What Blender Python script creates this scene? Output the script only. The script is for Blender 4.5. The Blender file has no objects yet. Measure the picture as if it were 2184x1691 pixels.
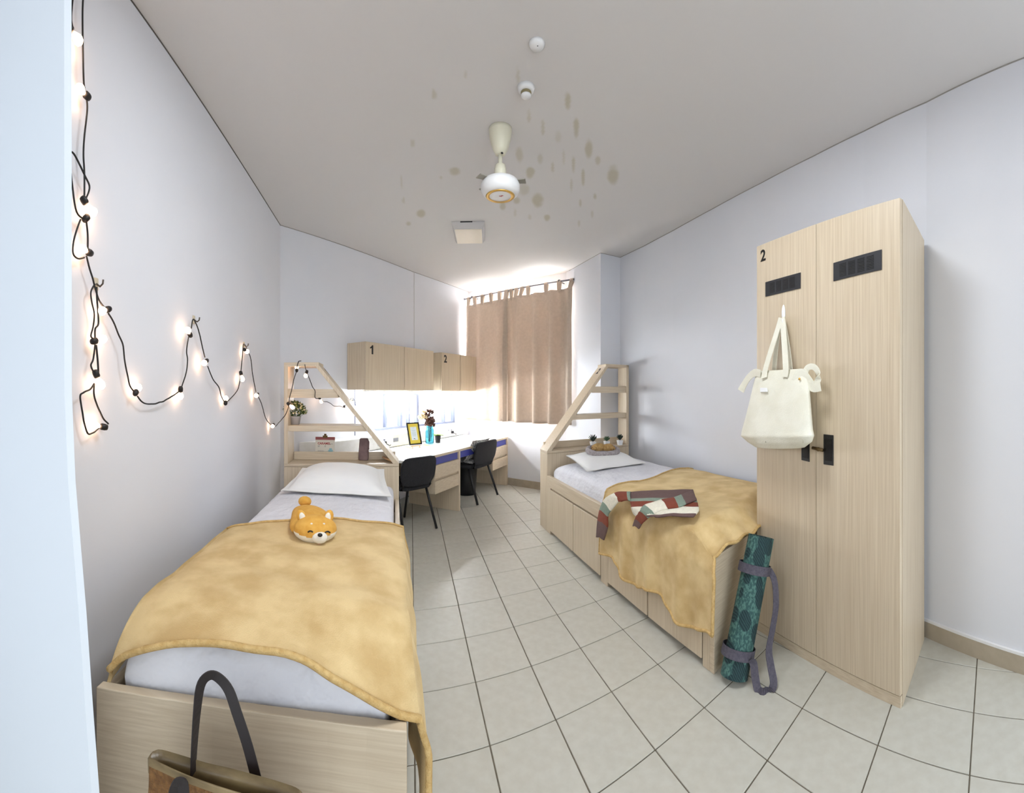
import bpy, bmesh, math, random
from mathutils import Vector, Matrix, noise
random.seed(7)
S = bpy.context.scene
COL = S.collection
PI = math.pi
HC = 1.30                      # camera height
F, PX0, PYH = 900.0, 878.0, 838.0

# ------------------------------------------------------------------ camera, world, lights, exposure
cd = bpy.data.cameras.new('camera')
cd.type = 'PANO'
cd.panorama_type = 'CENTRAL_CYLINDRICAL'
cd.central_cylindrical_range_u_min = -1092 / F
cd.central_cylindrical_range_u_max = 1092 / F
cd.central_cylindrical_range_v_min = (PYH - 1691) / F
cd.central_cylindrical_range_v_max = PYH / F
cd.central_cylindrical_radius = 1.0
cd.clip_start = 0.02
cam = bpy.data.objects.new('camera', cd)
COL.objects.link(cam)
cam.location = (0, 0, HC)
cam.rotation_euler = (PI / 2, 0, -(1092 - PX0) / F)
S.camera = cam

w = bpy.data.worlds.new('sky')
S.world = w
w.use_nodes = True
bg = w.node_tree.nodes['Background']
bg.inputs['Color'].default_value = (0.86, 0.93, 1.0, 1)
bg.inputs['Strength'].default_value = 1.7

S.view_settings.view_transform = 'Standard'
S.view_settings.look = 'None'
S.view_settings.gamma = 1
S.view_settings.exposure = 0.98
S.view_settings.use_curve_mapping = False

def area(name, loc, target, sx, sy, power, color):
    l = bpy.data.lights.new(name, 'AREA')
    l.shape = 'RECTANGLE'; l.size = sx; l.size_y = sy; l.energy = power; l.color = color
    o = bpy.data.objects.new(name, l); COL.objects.link(o)
    o.location = loc
    d = Vector(target) - Vector(loc)
    o.rotation_euler = d.to_track_quat('-Z', 'Y').to_euler()
    return o
# daylight from the balcony opening behind the camera, from the curtained window, and the strip window
area('daylight_balcony', (0.55, -1.75, 1.5), (0.7, 3.0, 1.35), 2.2, 2.2, 3.2, (0.80, 0.90, 1.0))
area('overhead_fill_light', (0.50, 1.20, 2.80), (0.50, 1.22, 0.0), 0.6, 0.6, 15, (0.90, 0.95, 1.0))  # added overhead fill out of view, no fixture belongs to it
area('daylight_curtain_window', (1.63, 5.94, 1.85), (0.9, 5.03, 1.75), 1.7, 1.6, 125, (1.0, 0.96, 0.93))
area('daylight_strip_window', (-0.16, 5.58, 1.25), (0.45, 5.0, 1.0), 1.6, 0.5, 18, (0.95, 0.98, 1.0))

# ------------------------------------------------------------------ helpers
def srgb(r, g, b):
    f = lambda c: (c / 255 / 12.92) if c / 255 <= 0.04045 else ((c / 255 + 0.055) / 1.055) ** 2.4
    return (f(r), f(g), f(b), 1)
def az(x): return (x - PX0) / F
def onz(x, y, z):              # photo point on a horizontal plane
    d = (z - HC) * F / (PYH - y)
    return Vector((d * math.sin(az(x)), d * math.cos(az(x)), z))
def atd(x, y, d):
    return Vector((d * math.sin(az(x)), d * math.cos(az(x)), HC + (PYH - y) * d / F))
def onpl(x, y, p, n):          # on a vertical plane through p with normal n (2d)
    s, c = math.sin(az(x)), math.cos(az(x))
    d = (p[0] * n[0] + p[1] * n[1]) / (s * n[0] + c * n[1])
    return atd(x, y, d)
def lerp(a, b, t): return a + (b - a) * t
def sst(t):
    t = max(0.0, min(1.0, t)); return t * t * (3 - 2 * t)
def nz(x, y=0.0, z=0.0): return noise.noise(Vector((x, y, z)))

class MB:
    def __init__(s): s.v = []; s.f = []; s.m = []; s.mi = 0
    def add(s, vs, fs):
        b = len(s.v)
        s.v += [Vector(p) for p in vs]
        for q in fs: s.f.append([b + i for i in q]); s.m.append(s.mi)
        return s
    def hexa(s, P, nu=1):      # 8 points: bottom 4 ccw, top 4 ccw
        return s.add(P, [(3, 2, 1, 0), (4, 5, 6, 7), (0, 1, 5, 4), (1, 2, 6, 5), (2, 3, 7, 6), (3, 0, 4, 7)])
    def box(s, c, sz, M=None):
        x, y, z = sz[0] / 2, sz[1] / 2, sz[2] / 2
        P = [Vector(p) for p in ((-x, -y, -z), (x, -y, -z), (x, y, -z), (-x, y, -z), (-x, -y, z), (x, -y, z), (x, y, z), (-x, y, z))]
        if M is not None: P = [M @ p for p in P]
        return s.hexa([Vector(c) + p for p in P])
    def prism(s, poly, z0, z1):    # ccw plan polygon
        n = len(poly)
        vs = [(p[0], p[1], z0) for p in poly] + [(p[0], p[1], z1) for p in poly]
        return s.add(vs, [tuple(range(n - 1, -1, -1)), tuple(range(n, 2 * n))] + [(i, (i + 1) % n, n + (i + 1) % n, n + i) for i in range(n)])
    def slab(s, pts, thick):       # closed 3d polygon given thickness by vector
        n = len(pts); t = Vector(thick)
        vs = [Vector(p) for p in pts] + [Vector(p) + t for p in pts]
        return s.add(vs, [tuple(range(n - 1, -1, -1)), tuple(range(n, 2 * n))] + [(i, (i + 1) % n, n + (i + 1) % n, n + i) for i in range(n)])
    def loft(s, rings, cap=True, closed=True):
        n = len(rings[0]); vs = [p for r in rings for p in r]; fs = []
        for i in range(len(rings) - 1):
            for j in range(n if closed else n - 1):
                k = (j + 1) % n
                fs.append((i * n + j, i * n + k, (i + 1) * n + k, (i + 1) * n + j))
        if cap and closed:
            fs.append(tuple(range(n - 1, -1, -1))); b = (len(rings) - 1) * n
            fs.append(tuple(range(b, b + n)))
        return s.add(vs, fs)
    def tube(s, path, r, seg=8, cap=True):
        path = [Vector(p) for p in path]; rings = []; n = len(path); up = None
        for i, p in enumerate(path):
            t = (path[min(i + 1, n - 1)] - path[max(i - 1, 0)])
            if t.length < 1e-9: t = Vector((0, 0, 1))
            t.normalize()
            if up is None:
                up = t.orthogonal().normalized()
            else:
                up = (up - t * up.dot(t))
                up = up.normalized() if up.length > 1e-6 else t.orthogonal().normalized()
            b = t.cross(up); rr = r[i] if isinstance(r, (list, tuple)) else r
            rings.append([p + (up * math.cos(a) + b * math.sin(a)) * rr for a in [2 * PI * k / seg for k in range(seg)]])
        return s.loft(rings, cap)
    def ribbon(s, path, wvec, wid, th=0.002):    # flat strap; wvec list or vector = width direction
        rings = []; n = len(path); path = [Vector(p) for p in path]
        for i, p in enumerate(path):
            t = (path[min(i + 1, n - 1)] - path[max(i - 1, 0)]).normalized()
            wv = Vector(wvec[i] if isinstance(wvec, list) else wvec)
            wv = (wv - t * wv.dot(t)).normalized(); nn = t.cross(wv)
            h = (wid[i] if isinstance(wid, list) else wid) / 2
            rings.append([p + wv * h + nn * th, p - wv * h + nn * th, p - wv * h - nn * th, p + wv * h - nn * th])
        return s.loft(rings)
    def lathe(s, prof, c=(0, 0, 0), seg=20, M=None):    # prof [(r,z)] bottom to top
        rings = []
        for r, z in prof:
            ring = [Vector((max(r, 1e-4) * math.cos(2 * PI * k / seg), max(r, 1e-4) * math.sin(2 * PI * k / seg), z)) for k in range(seg)]
            if M is not None: ring = [M @ p for p in ring]
            rings.append([Vector(c) + p for p in ring])
        return s.loft(rings)
    def ball(s, c, r, seg=14, M=None):
        r = r if isinstance(r, (tuple, list)) else (r, r, r); rings = []; nr = max(5, seg // 2)
        for i in range(nr + 1):
            th = -PI / 2 + PI * i / nr
            ring = [Vector((r[0] * math.cos(th) * math.cos(a), r[1] * math.cos(th) * math.sin(a), r[2] * math.sin(th))) for a in [2 * PI * k / seg for k in range(seg)]]
            if i in (0, nr): ring = [p + Vector((1e-5 * math.cos(k), 1e-5 * math.sin(k), 0)) for k, p in enumerate(ring)]
            if M is not None: ring = [M @ p for p in ring]
            rings.append([Vector(c) + p for p in ring])
        return s.loft(rings)
    def grid(s, fn, nu, nv, matf=None):
        b = len(s.v)
        for j in range(nv + 1):
            for i in range(nu + 1): s.v.append(Vector(fn(i / nu, j / nv)))
        for j in range(nv):
            for i in range(nu):
                a = b + j * (nu + 1) + i
                s.f.append([a, a + 1, a + nu + 2, a + nu + 1])
                s.m.append(matf((i + .5) / nu, (j + .5) / nv) if matf else s.mi)
        return s
    def build(s, name, mats, parent=None, smooth=False, bevel=0, seg=2, solid=0, subsurf=0, off=0.0, weld=False):
        o0 = Vector(OFF.get(parent.name, (0, 0, 0))) if parent else Vector((0, 0, 0))
        me = bpy.data.meshes.new(name)
        me.from_pydata([p - o0 for p in s.v], [], s.f)
        if not isinstance(mats, (list, tuple)): mats = [mats]
        for m in mats: me.materials.append(m)
        for p, mi in zip(me.polygons, s.m): p.material_index = mi; p.use_smooth = smooth
        bm = bmesh.new(); bm.from_mesh(me)
        if weld: bmesh.ops.remove_doubles(bm, verts=bm.verts, dist=1e-5)
        bmesh.ops.recalc_face_normals(bm, faces=bm.faces) if not solid else None
        bm.to_mesh(me); bm.free()
        o = bpy.data.objects.new(name, me); COL.objects.link(o)
        if parent: o.parent = parent; OFF[o.name] = tuple(o0)
        if subsurf: m = o.modifiers.new('s', 'SUBSURF'); m.levels = m.render_levels = subsurf
        if solid: m = o.modifiers.new('t', 'SOLIDIFY'); m.thickness = solid; m.offset = off
        if bevel: m = o.modifiers.new('b', 'BEVEL'); m.width = bevel; m.segments = seg; m.limit_method = 'ANGLE'; m.angle_limit = math.radians(40)
        return o
OFF = {}
def tag(o, label, cat, group=None):
    o['label'] = label; o['category'] = cat
    if group: o['group'] = group
    return o
def thing(name, label, cat, loc=(0, 0, 0), group=None):
    o = bpy.data.objects.new(name, None); COL.objects.link(o); o.location = loc
    o.empty_display_size = 0.1
    OFF[o.name] = tuple(loc)
    return tag(o, label, cat, group)
def struct(o): o['kind'] = 'structure'; return o
def copy_tree(o, loc=None, rotz=None, parent=None):
    c = o.copy(); COL.objects.link(c)
    if parent: c.parent = parent
    if loc is not None: c.location = loc
    if rotz is not None: c.rotation_euler = (0, 0, rotz)
    for ch in list(o.children): copy_tree(ch, parent=c)
    return c
def digit_one(h, origin, xdir, ydir, mat, parent):
    x = Vector(xdir).normalized(); y = Vector(ydir); y = (y - x * x.dot(y)).normalized(); n = x.cross(y)
    P = [(.30, 0), (.48, 0), (.48, .70), (.34, .70), (.29, .62), (.22, .575), (.12, .53), (.12, .42), (.22, .445), (.30, .49)]
    return MB().slab([Vector(origin) + x * (a * h) + y * (b * h) for a, b in P], n * .0008).build('number', mat, parent)
def digit(num, h, origin, xdir, ydir, mat, parent):
    return digit_one(h, origin, xdir, ydir, mat, parent) if num == '1' else text('2', h, origin, xdir, ydir, mat, parent, bold=h * .03)
def text(body, size, origin, xdir, ydir, mat, parent, name='number', bold=0.0, ext=0.0006):
    cu = bpy.data.curves.new(name, 'FONT'); cu.body = body; cu.size = size; cu.extrude = ext; cu.offset = bold
    cu.resolution_u = 3
    tmp = bpy.data.objects.new(name, cu)
    me = bpy.data.meshes.new_from_object(tmp)
    bpy.data.objects.remove(tmp); bpy.data.curves.remove(cu)
    x = Vector(xdir).normalized(); y = Vector(ydir); y = (y - x * x.dot(y)).normalized(); z = x.cross(y)
    M = Matrix((x, y, z)).transposed()
    o0 = Vector(OFF.get(parent.name, (0, 0, 0)))
    for v in me.vertices: v.co = Vector(origin) + M @ v.co - o0
    me.materials.clear(); me.materials.append(mat)
    o = bpy.data.objects.new(name, me); COL.objects.link(o); o.parent = parent; OFF[o.name] = tuple(o0)
    return o

# ------------------------------------------------------------------ materials
def mat(name, color, rough=0.6, **kw):
    m = bpy.data.materials.new(name); m.use_nodes = True
    b = m.node_tree.nodes['Principled BSDF']
    b.inputs['Base Color'].default_value = color
    b.inputs['Roughness'].default_value = rough
    for k, v in kw.items(): b.inputs[k.replace('_', ' ')].default_value = v
    return m
def nd(m, t, **kw):
    n = m.node_tree.nodes.new(t)
    for k, v in kw.items(): setattr(n, k, v)
    return n
def lk(m, a, b): m.node_tree.links.new(a, b)
def mottled(name, c1, c2, scale=(1, 1, 1), nscale=6, rough=0.6, bump=0.0, bscale=60, detail=5, lo=0.35, hi=0.65, **kw):
    m = mat(name, c1, rough, **kw); b = m.node_tree.nodes['Principled BSDF']
    tc = nd(m, 'ShaderNodeTexCoord'); mp = nd(m, 'ShaderNodeMapping'); mp.inputs['Scale'].default_value = scale
    lk(m, tc.outputs['Object'], mp.inputs['Vector'])
    n = nd(m, 'ShaderNodeTexNoise'); n.inputs['Scale'].default_value = nscale; n.inputs['Detail'].default_value = detail
    lk(m, mp.outputs['Vector'], n.inputs['Vector'])
    r = nd(m, 'ShaderNodeValToRGB'); r.color_ramp.elements[0].position = lo; r.color_ramp.elements[1].position = hi
    r.color_ramp.elements[0].color = c1; r.color_ramp.elements[1].color = c2
    lk(m, n.outputs['Fac'], r.inputs['Fac']); lk(m, r.outputs['Color'], b.inputs['Base Color'])
    if bump:
        n2 = nd(m, 'ShaderNodeTexNoise'); n2.inputs['Scale'].default_value = bscale; n2.inputs['Detail'].default_value = 3
        lk(m, mp.outputs['Vector'], n2.inputs['Vector'])
        bp = nd(m, 'ShaderNodeBump'); bp.inputs['Strength'].default_value = bump; bp.inputs['Distance'].default_value = 0.01
        lk(m, n2.outputs['Fac'], bp.inputs['Height']); lk(m, bp.outputs['Normal'], b.inputs['Normal'])
    return m
def wood(name, axis, c1=srgb(214, 198, 173), c2=srgb(194, 175, 148)):
    sc = {'z': (40, 40, 0.8), 'x': (1.0, 7, 48), 'y': (40, 1.0, 40)}[axis]
    return mottled(name, c2, c1, sc, 3.0, 0.42, 0.05, 8, 7, 0.25, 0.68)
WOODZ = wood('oak_vertical', 'z'); WOODX = wood('oak_across', 'x'); WOODY = wood('oak_along', 'y')
WOODE = mottled('oak_edge', srgb(198, 182, 156), srgb(208, 192, 168), (20, 20, 2), 3, 0.45)
WALL = mottled('white_wall_paint', srgb(226, 228, 234), srgb(230, 231, 236), (1, 1, 1), 1.2, 0.75, 0.02, 90)
CEIL = mat('ceiling_paint', srgb(222, 220, 216), 0.8)
TILE = mottled('beige_floor_tile', srgb(192, 189, 177), srgb(199, 197, 186), (1, 1, 1), 22, 0.38, 0.008, 160)
GROUT = mottled('dark_grout', srgb(96, 88, 74), srgb(120, 110, 95), (1, 1, 1), 14, 0.85)
SKIRT = mottled('skirting_tile', srgb(172, 160, 140), srgb(182, 170, 150), (1, 1, 1), 12, 0.45)
WHITE = mat('white_plastic', srgb(236, 236, 236), 0.4)
CREAM = mat('cream_enamel', srgb(226, 222, 200), 0.35)
GOLD = mat('gold_trim', srgb(205, 165, 85), 0.3, Metallic=0.6)
BLACK = mat('black_plastic', srgb(22, 22, 24), 0.45)
INK = mat('black_ink', srgb(14, 14, 14), 0.6)
CHROME = mat('dull_steel', srgb(120, 120, 125), 0.35, Metallic=0.9)
BRASS = mat('aged_brass', srgb(110, 90, 60), 0.4, Metallic=0.8)
SHEET = mottled('white_cotton_sheet', srgb(224, 224, 230), srgb(230, 230, 235), (1, .6, 1), 5, 0.8, 0.75, 13, 3)
for n_ in SHEET.node_tree.nodes:
    if n_.type == 'BUMP': n_.inputs['Distance'].default_value = .03
PILLOWM = mottled('white_pillowcase', srgb(236, 235, 234), srgb(240, 239, 236), (1, 1, 1), 5, 0.8, 0.25, 9, 3)
def velour():
    m = mottled('tan_fleece', srgb(198, 166, 112), srgb(223, 196, 144), (1, 1, 1), 8.5, 0.85, 0.3, 260, 8, 0.36, 0.64)
    b = m.node_tree.nodes['Principled BSDF']
    b.inputs['Sheen Weight'].default_value = 0.5; b.inputs['Sheen Roughness'].default_value = 0.4
    b.inputs['Sheen Tint'].default_value = srgb(245, 225, 180)
    return m
FLEECE = velour()
HEM = mottled('fleece_hem', srgb(196, 160, 100), srgb(214, 182, 124), (1, 1, 1), 60, 0.9, 0.5, 220)
BLUE = mat('blue_laminate', srgb(66, 72, 160), 0.4)
DESKTOP = mat('pale_desk_top', srgb(238, 236, 232), 0.45)
FABRIC_BLACK = mottled('black_upholstery', srgb(26, 26, 30), srgb(36, 36, 40), (1, 1, 1), 120, 0.9, 0.2, 200)
CANVAS = mottled('cream_canvas', srgb(226, 222, 204), srgb(234, 231, 216), (1, 1, 1), 8, 0.85, 0.25, 180)
GLASSW = mat('window_glass', (1, 1, 1, 1), 0.02, Transmission_Weight=1.0, IOR=1.02)
ALU = mat('window_frame', srgb(112, 118, 138), 0.4)
def curtain_mat():
    m = mottled('taupe_curtain', srgb(198, 180, 162), srgb(206, 188, 170), (1, 1, 1), 30, 0.9, 0.1, 200)
    b = m.node_tree.nodes['Principled BSDF']; out = m.node_tree.nodes['Material Output']
    t = nd(m, 'ShaderNodeBsdfTranslucent'); t.inputs['Color'].default_value = srgb(196, 182, 170)
    mx = nd(m, 'ShaderNodeMixShader'); mx.inputs['Fac'].default_value = 0.14
    lk(m, b.outputs['BSDF'], mx.inputs[1]); lk(m, t.outputs['BSDF'], mx.inputs[2]); lk(m, mx.outputs['Shader'], out.inputs['Surface'])
    return m
CURTAIN = curtain_mat()
def emis(name, color, strength):
    m = mat(name, color, 0.3)
    b = m.node_tree.nodes['Principled BSDF']
    b.inputs['Emission Color'].default_value = color; b.inputs['Emission Strength'].default_value = strength
    return m
BULB = emis('lit_bulb', (1.0, 0.62, 0.38, 1), 9)
TUBE = emis('lit_tube', (0.90, 0.95, 1.0, 1), 115)

# ------------------------------------------------------------------ the room shell
CZ = 2.856
# floor: grout bed with single tiles on it
fl = struct(MB().box((0.8, 2.4, -0.05), (6.0, 9.4, 0.092)).build('floor', GROUT))
o_, u_, v_ = Vector((0.0092, 2.8669)), Vector((0.2761, 0.0531)), Vector((-0.0004, 0.3474))
gu, gv = 0.0025 / 0.276, 0.0025 / 0.347
tile_me = None
for j in range(-13, 11):
    for i in range(-5, 9):
        c = o_ + u_ * (i + .5) + v_ * (j + .5)
        if not (-1.25 < c.x < 2.45 and -1.6 < c.y < 6.4): continue
        if c.y > 3.6 and c.x < (c.y - 3.6) * 0.72 - 1.25: continue
        if c.y > 4.9 and c.x > 2.3 - (c.y - 4.9) * 0.75: continue
        if c.y < 0.1 and (c.x < -1.15): continue
        if tile_me is None:
            P = [o_ * 0 + u_ * (a - .5) + v_ * (b - .5) for a, b in ((gu, gv), (1 - gu, gv), (1 - gu, 1 - gv), (gu, 1 - gv))]
            t = MB().prism([(p.x, p.y) for p in P], -0.012, 0.0).build('tile', TILE, fl, bevel=0.0015, seg=1)
            tile_me = t.data
        else:
            t0 = t; t = t0.copy(); COL.objects.link(t); t.parent = fl
        t.location = (c.x, c.y, random.uniform(-0.0006, 0.0004))

# ceiling with old stains round the fan
STAINS = [(1390, 590, 22, 60, 1), (1450, 790, 20, 75, 1), (1540, 940, 28, 70, 1), (1605, 1020, 20, 35, .8), (1715, 1130, 42, 68, 1), (1175, 1310, 40, 52, 1),
          (1120, 1110, 32, 40, 1), (570, 1100, 42, 30, .9), (330, 1405, 32, 30, 1), (240, 1475, 18, 18, .8), (425, 545, 14, 40, .7), (1030, 400, 14, 60, .6),
          (1110, 700, 14, 50, .6), (1210, 790, 12, 55, .7), (1430, 1050, 12, 65, .8), (1500, 1150, 12, 65, .9), (1280, 1070, 12, 35, .7), (1190, 1010, 20, 40, .6),
          (1040, 980, 26, 60, .7), (1240, 1435, 22, 24, 1), (1480, 1330, 10, 26, .8), (1585, 1280, 12, 22, .9), (1565, 1410, 10, 30, .6), (1470, 1480, 10, 25, .6),
          (270, 900, 16, 32, .6), (205, 1310, 10, 25, .6), (190, 1180, 10, 50, .5), (475, 1145, 12, 12, .6), (1020, 1310, 26, 26, .9), (920, 1350, 22, 32, .9),
          (1075, 1230, 36, 50, .6), (1415, 1200, 9, 55, .6), (1360, 1000, 9, 55, .5), (650, 400, 10, 26, .5), (1320, 850, 26, 42, .4), (1010, 1400, 10, 30, .5), (1115, 1430, 12, 20, .5)]
sp = []
for cx, cy, rx, ry, s_ in STAINS:
    px, py = 800 + cx * .2958, 40 + cy * .2958
    p = onz(px, py, CZ); d = math.hypot(p.x, p.y)
    sp.append((p.x, p.y, p.x / d, p.y / d, ry * .2958 * d * d / ((CZ - HC) * F), rx * .2958 * d / F, s_))
def fr(a, b, st): return [a + (b - a) * k / round((b - a) / st) for k in range(round((b - a) / st) + 1)]
xs = fr(-1.7, -0.7, .25)[:-1] + fr(-0.7, 1.7, .0125) + fr(1.7, 2.75, .25)[1:]
ys = fr(-2.0, 1.8, .3)[:-1] + fr(1.8, 4.4, .0125) + fr(4.4, 7.2, .3)[1:]
me = bpy.data.meshes.new('ceiling')
nx = len(xs)
me.from_pydata([(x, y, CZ) for y in ys for x in xs], [], [(j * nx + i, j * nx + nx + i, j * nx + nx + i + 1, j * nx + i + 1) for j in range(len(ys) - 1) for i in range(nx - 1)])
at = me.attributes.new('stain', 'FLOAT', 'POINT')
vals = [0.0] * len(me.vertices)
for x0, y0, ex, ey, rr, rl, s_ in sp:
    R = max(rr, rl) * 1.6
    for j, y in enumerate(ys):
        if abs(y - y0) > R: continue
        for i, x in enumerate(xs):
            if abs(x - x0) > R: continue
            dx, dy = x - x0, y - y0
            q = ((dx * ex + dy * ey) / rr) ** 2 + ((dx * ey - dy * ex) / rl) ** 2 + 0.5 * nz(x * 14, y * 14, 3)
            vals[j * nx + i] = max(vals[j * nx + i], s_ * sst((1.5 - q) / 1.3))
at.data.foreach_set('value', vals)
ce = struct(bpy.data.objects.new('ceiling', me)); COL.objects.link(ce)
me.materials.append(CEIL)
b = CEIL.node_tree.nodes['Principled BSDF']
a_ = nd(CEIL, 'ShaderNodeAttribute', attribute_name='stain')
mx = nd(CEIL, 'ShaderNodeMix', data_type='RGBA'); mx.inputs[6].default_value = srgb(214, 211, 209); mx.inputs[7].default_value = srgb(192, 186, 170)
lk(CEIL, a_.outputs['Fac'], mx.inputs[0]); lk(CEIL, mx.outputs[2], b.inputs['Base Color'])
struct(MB().box((0.5, 2.6, CZ + 0.08), (4.6, 9.4, 0.1)).build('ceiling_slab', CEIL))

TH = 0.12
def strip_wall(name, pts, z0=0.0, z1=CZ, th=TH, side=1):     # polyline wall, thickness to the outside
    out = []
    for i, p in enumerate(pts):
        a = Vector(pts[max(i - 1, 0)]); c = Vector(pts[min(i + 1, len(pts) - 1)])
        t = (c - a).normalized(); n = Vector((t.y, -t.x)) * side
        out.append(Vector(p) + n * th)
    m = MB()
    for i in range(len(pts) - 1):
        m.prism([pts[i], pts[i + 1], out[i + 1], out[i]], z0, z1)
    return m
LW0, LW1 = (-0.95, 0.165), (-1.197, 3.718)
WC, SEAM, CORNER = Vector((-1.197, 3.718)), Vector((0.03, 5.428)), Vector((0.879, 6.440))
struct(strip_wall('wall_left', [(-0.985, 0.67), (-1.0, 0.9), (-1.03, 1.316), LW1], side=-1).build('wall_left', WALL))
# near return wall beside the door, its edge flaring out a little towards the floor
zs = [0.0, 0.4, 0.62, 0.82, 0.95, 1.10, 1.3, CZ]
xe = [-0.588, -0.604, -0.628, -0.648, -0.664, -0.682, -0.694, -0.696]
rings = [[(-1.6, 0.655, z), (x - 0.012, 0.655, z), (x, 0.667, z), (x - 0.115, 0.76, z), (-1.6, 0.76, z)] for z, x in zip(zs, xe)]
struct(MB().loft(rings).build('wall_entrance', mat('cool_lit_wall_paint', srgb(222, 228, 234), 0.6)))  # cool light falling on this wall is put into its bluish colour
struct(MB().prism([(-1.6, -1.9), (-1.45, -1.9), (-1.45, 0.655), (-1.6, 0.655)], 0, CZ).build('wall_corridor', WALL))
RW = [(1.72, -1.9), (1.78, -1.0), (1.86, -0.3), (1.943, 0.234), (2.013, 0.443), (2.118, 0.775), (2.20, 1.2), (2.255, 1.6), (2.30, 2.1), (2.33, 2.7), (2.345, 3.3), (2.335, 3.8), (2.293, 4.277)]
struct(strip_wall('wall_right', RW, side=1).build('wall_right', WALL, smooth=False))
# pillar in the far right corner
struct(MB().prism([(2.028, 4.221), (2.46, 4.285), (2.46, 5.2), (1.95, 5.08)], 0, CZ).build('wall_pillar', WALL))
# wall with the desk and the strip window
T1 = (SEAM - WC).normalized(); N1 = Vector((T1.y, -T1.x))        # N1 points into the room
T2 = (CORNER - SEAM).normalized(); N2 = Vector((T2.y, -T2.x))
WZ0, WZ1 = 0.86, 1.325
wa = SEAM - T1 * 0.92; wb = SEAM + T2 * 0.98     # window from here to there
m = MB()
def wseg(a, b, z0, z1, n, th=0.12): m.prism([a, b, b - n * th, a - n * th], z0, z1)
wseg(WC, wa, 0, CZ, N1); wseg(wa, SEAM, 0, WZ0, N1); wseg(wa, SEAM, WZ1, CZ, N1)
wseg(SEAM, wb, 0, WZ0, N2); wseg(SEAM, wb, WZ1, CZ, N2); wseg(wb, CORNER + T2 * 0.1, 0, CZ, N2)
wd = struct(m.build('wall_desk', WALL))
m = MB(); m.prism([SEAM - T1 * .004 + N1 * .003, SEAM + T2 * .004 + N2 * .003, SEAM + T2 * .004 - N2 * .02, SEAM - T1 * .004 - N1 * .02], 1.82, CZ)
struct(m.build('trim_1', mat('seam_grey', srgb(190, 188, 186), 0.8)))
# strip window: frame bars and panes
win = thing('window_1', 'bright strip window behind the desks, below the numbered wall cabinets', 'window', (wa.x, wa.y, WZ0)); win['kind'] = 'structure'
def wbar(a, n, t, wid, z0, z1, dep=0.05, inset=0.03):
    p = a - n * inset
    return [p - t * wid / 2, p + t * wid / 2, p + t * wid / 2 - n * dep, p - t * wid / 2 - n * dep]
bars = [(wa + T1 * .02, N1, T1, .04), (wa + T1 * .40, N1, T1, .028), (SEAM - T1 * .23, N1, T1, .05), (SEAM - T1 * .06, N1, T1, .03), (SEAM + T2 * .12, N2, T2, .05), (SEAM + T2 * .72, N2, T2, .03), (wb - T2 * .02, N2, T2, .04)]
for a, n, t, wd_ in bars:
    MB().prism(wbar(a, n, t, wd_, 0, 0), WZ0, WZ1).build('frame_bar', ALU, win, bevel=.004)
for z in (WZ0, WZ1 - .04):
    m = MB(); m.prism([wa - N1 * .03, SEAM - N1 * .03, SEAM - N1 * .08, wa - N1 * .08], z, z + .03); m.prism([SEAM - N2 * .03, wb - N2 * .03, wb - N2 * .08, SEAM - N2 * .08], z, z + .03)
    m.build('frame_rail', ALU, win, bevel=.003)
for a, b_, n in ((wa + T1 * .04, wa + T1 * .39, N1), (wa + T1 * .41, SEAM - T1 * .25, N1), (SEAM - T1 * .2, SEAM, N1), (SEAM, SEAM + T2 * .1, N2), (SEAM + T2 * .14, SEAM + T2 * .71, N2), (SEAM + T2 * .73, wb - T2 * .04, N2)):
    MB().prism([a - n * .052, b_ - n * .052, b_ - n * .057, a - n * .057], WZ0 + .03, WZ1 - .04).build('pane', GLASSW, win)
# curtained window wall
WE = Vector((2.1, 4.913)); TW = (WE - CORNER).normalized(); NW = Vector((TW.y, -TW.x))
if NW.y > 0: NW = -NW
LWW = (WE - CORNER).length
W2Z0, W2Z1 = 1.0, 2.66
va, vb = CORNER + TW * 0.05, CORNER + TW * (LWW - 0.25)
m = MB()
def w2(a, b, z0, z1): m.prism([b, a, a - NW * .12, b - NW * .12], z0, z1)
w2(CORNER - TW * .1, va, 0, CZ); w2(va, vb, 0, W2Z0); w2(va, vb, W2Z1, CZ); w2(vb, WE, 0, CZ)
struct(m.build('wall_window', WALL))
win2 = thing('window_2', 'tall bright window hidden behind the taupe curtains', 'window', (va.x, va.y, W2Z0)); win2['kind'] = 'structure'
for k in range(4):
    a = va + (vb - va) * (k / 3); t = (.03 if k in (1, 2) else .03)
    a = a + TW * (.015 if k == 0 else -.015 if k == 3 else 0)
    MB().prism([a - TW * t / 2 - NW * .03, a + TW * t / 2 - NW * .03, a + TW * t / 2 - NW * .08, a - TW * t / 2 - NW * .08], W2Z0, W2Z1).build('frame_bar', ALU, win2)
for z in (W2Z0, 1.75, W2Z1 - .04):
    MB().prism([va - NW * .03, vb - NW * .03, vb - NW * .08, va - NW * .08], z, z + .035).build('frame_rail', ALU, win2)
for k in range(3):
    a = va + (vb - va) * (k / 3) + TW * .03; b_ = va + (vb - va) * ((k + 1) / 3) - TW * .03
    for z0, z1 in ((W2Z0 + .035, 1.75), (1.785, W2Z1 - .04)):
        MB().prism([a - NW * .052, b_ - NW * .052, b_ - NW * .057, a - NW * .057], z0, z1).build('pane', GLASSW, win2)
# rear wall with the balcony opening behind the camera
m = MB()
m.prism([(-1.6, -1.9), (-0.65, -1.9), (-0.65, -1.8), (-1.6, -1.8)], 0, CZ); m.prism([(1.65, -1.9), (1.9, -1.9), (1.9, -1.8), (1.65, -1.8)], 0, CZ)
m.prism([(-0.65, -1.9), (1.65, -1.9), (1.65, -1.8), (-0.65, -1.8)], 2.6, CZ)
struct(m.build('wall_rear', WALL))
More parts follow.
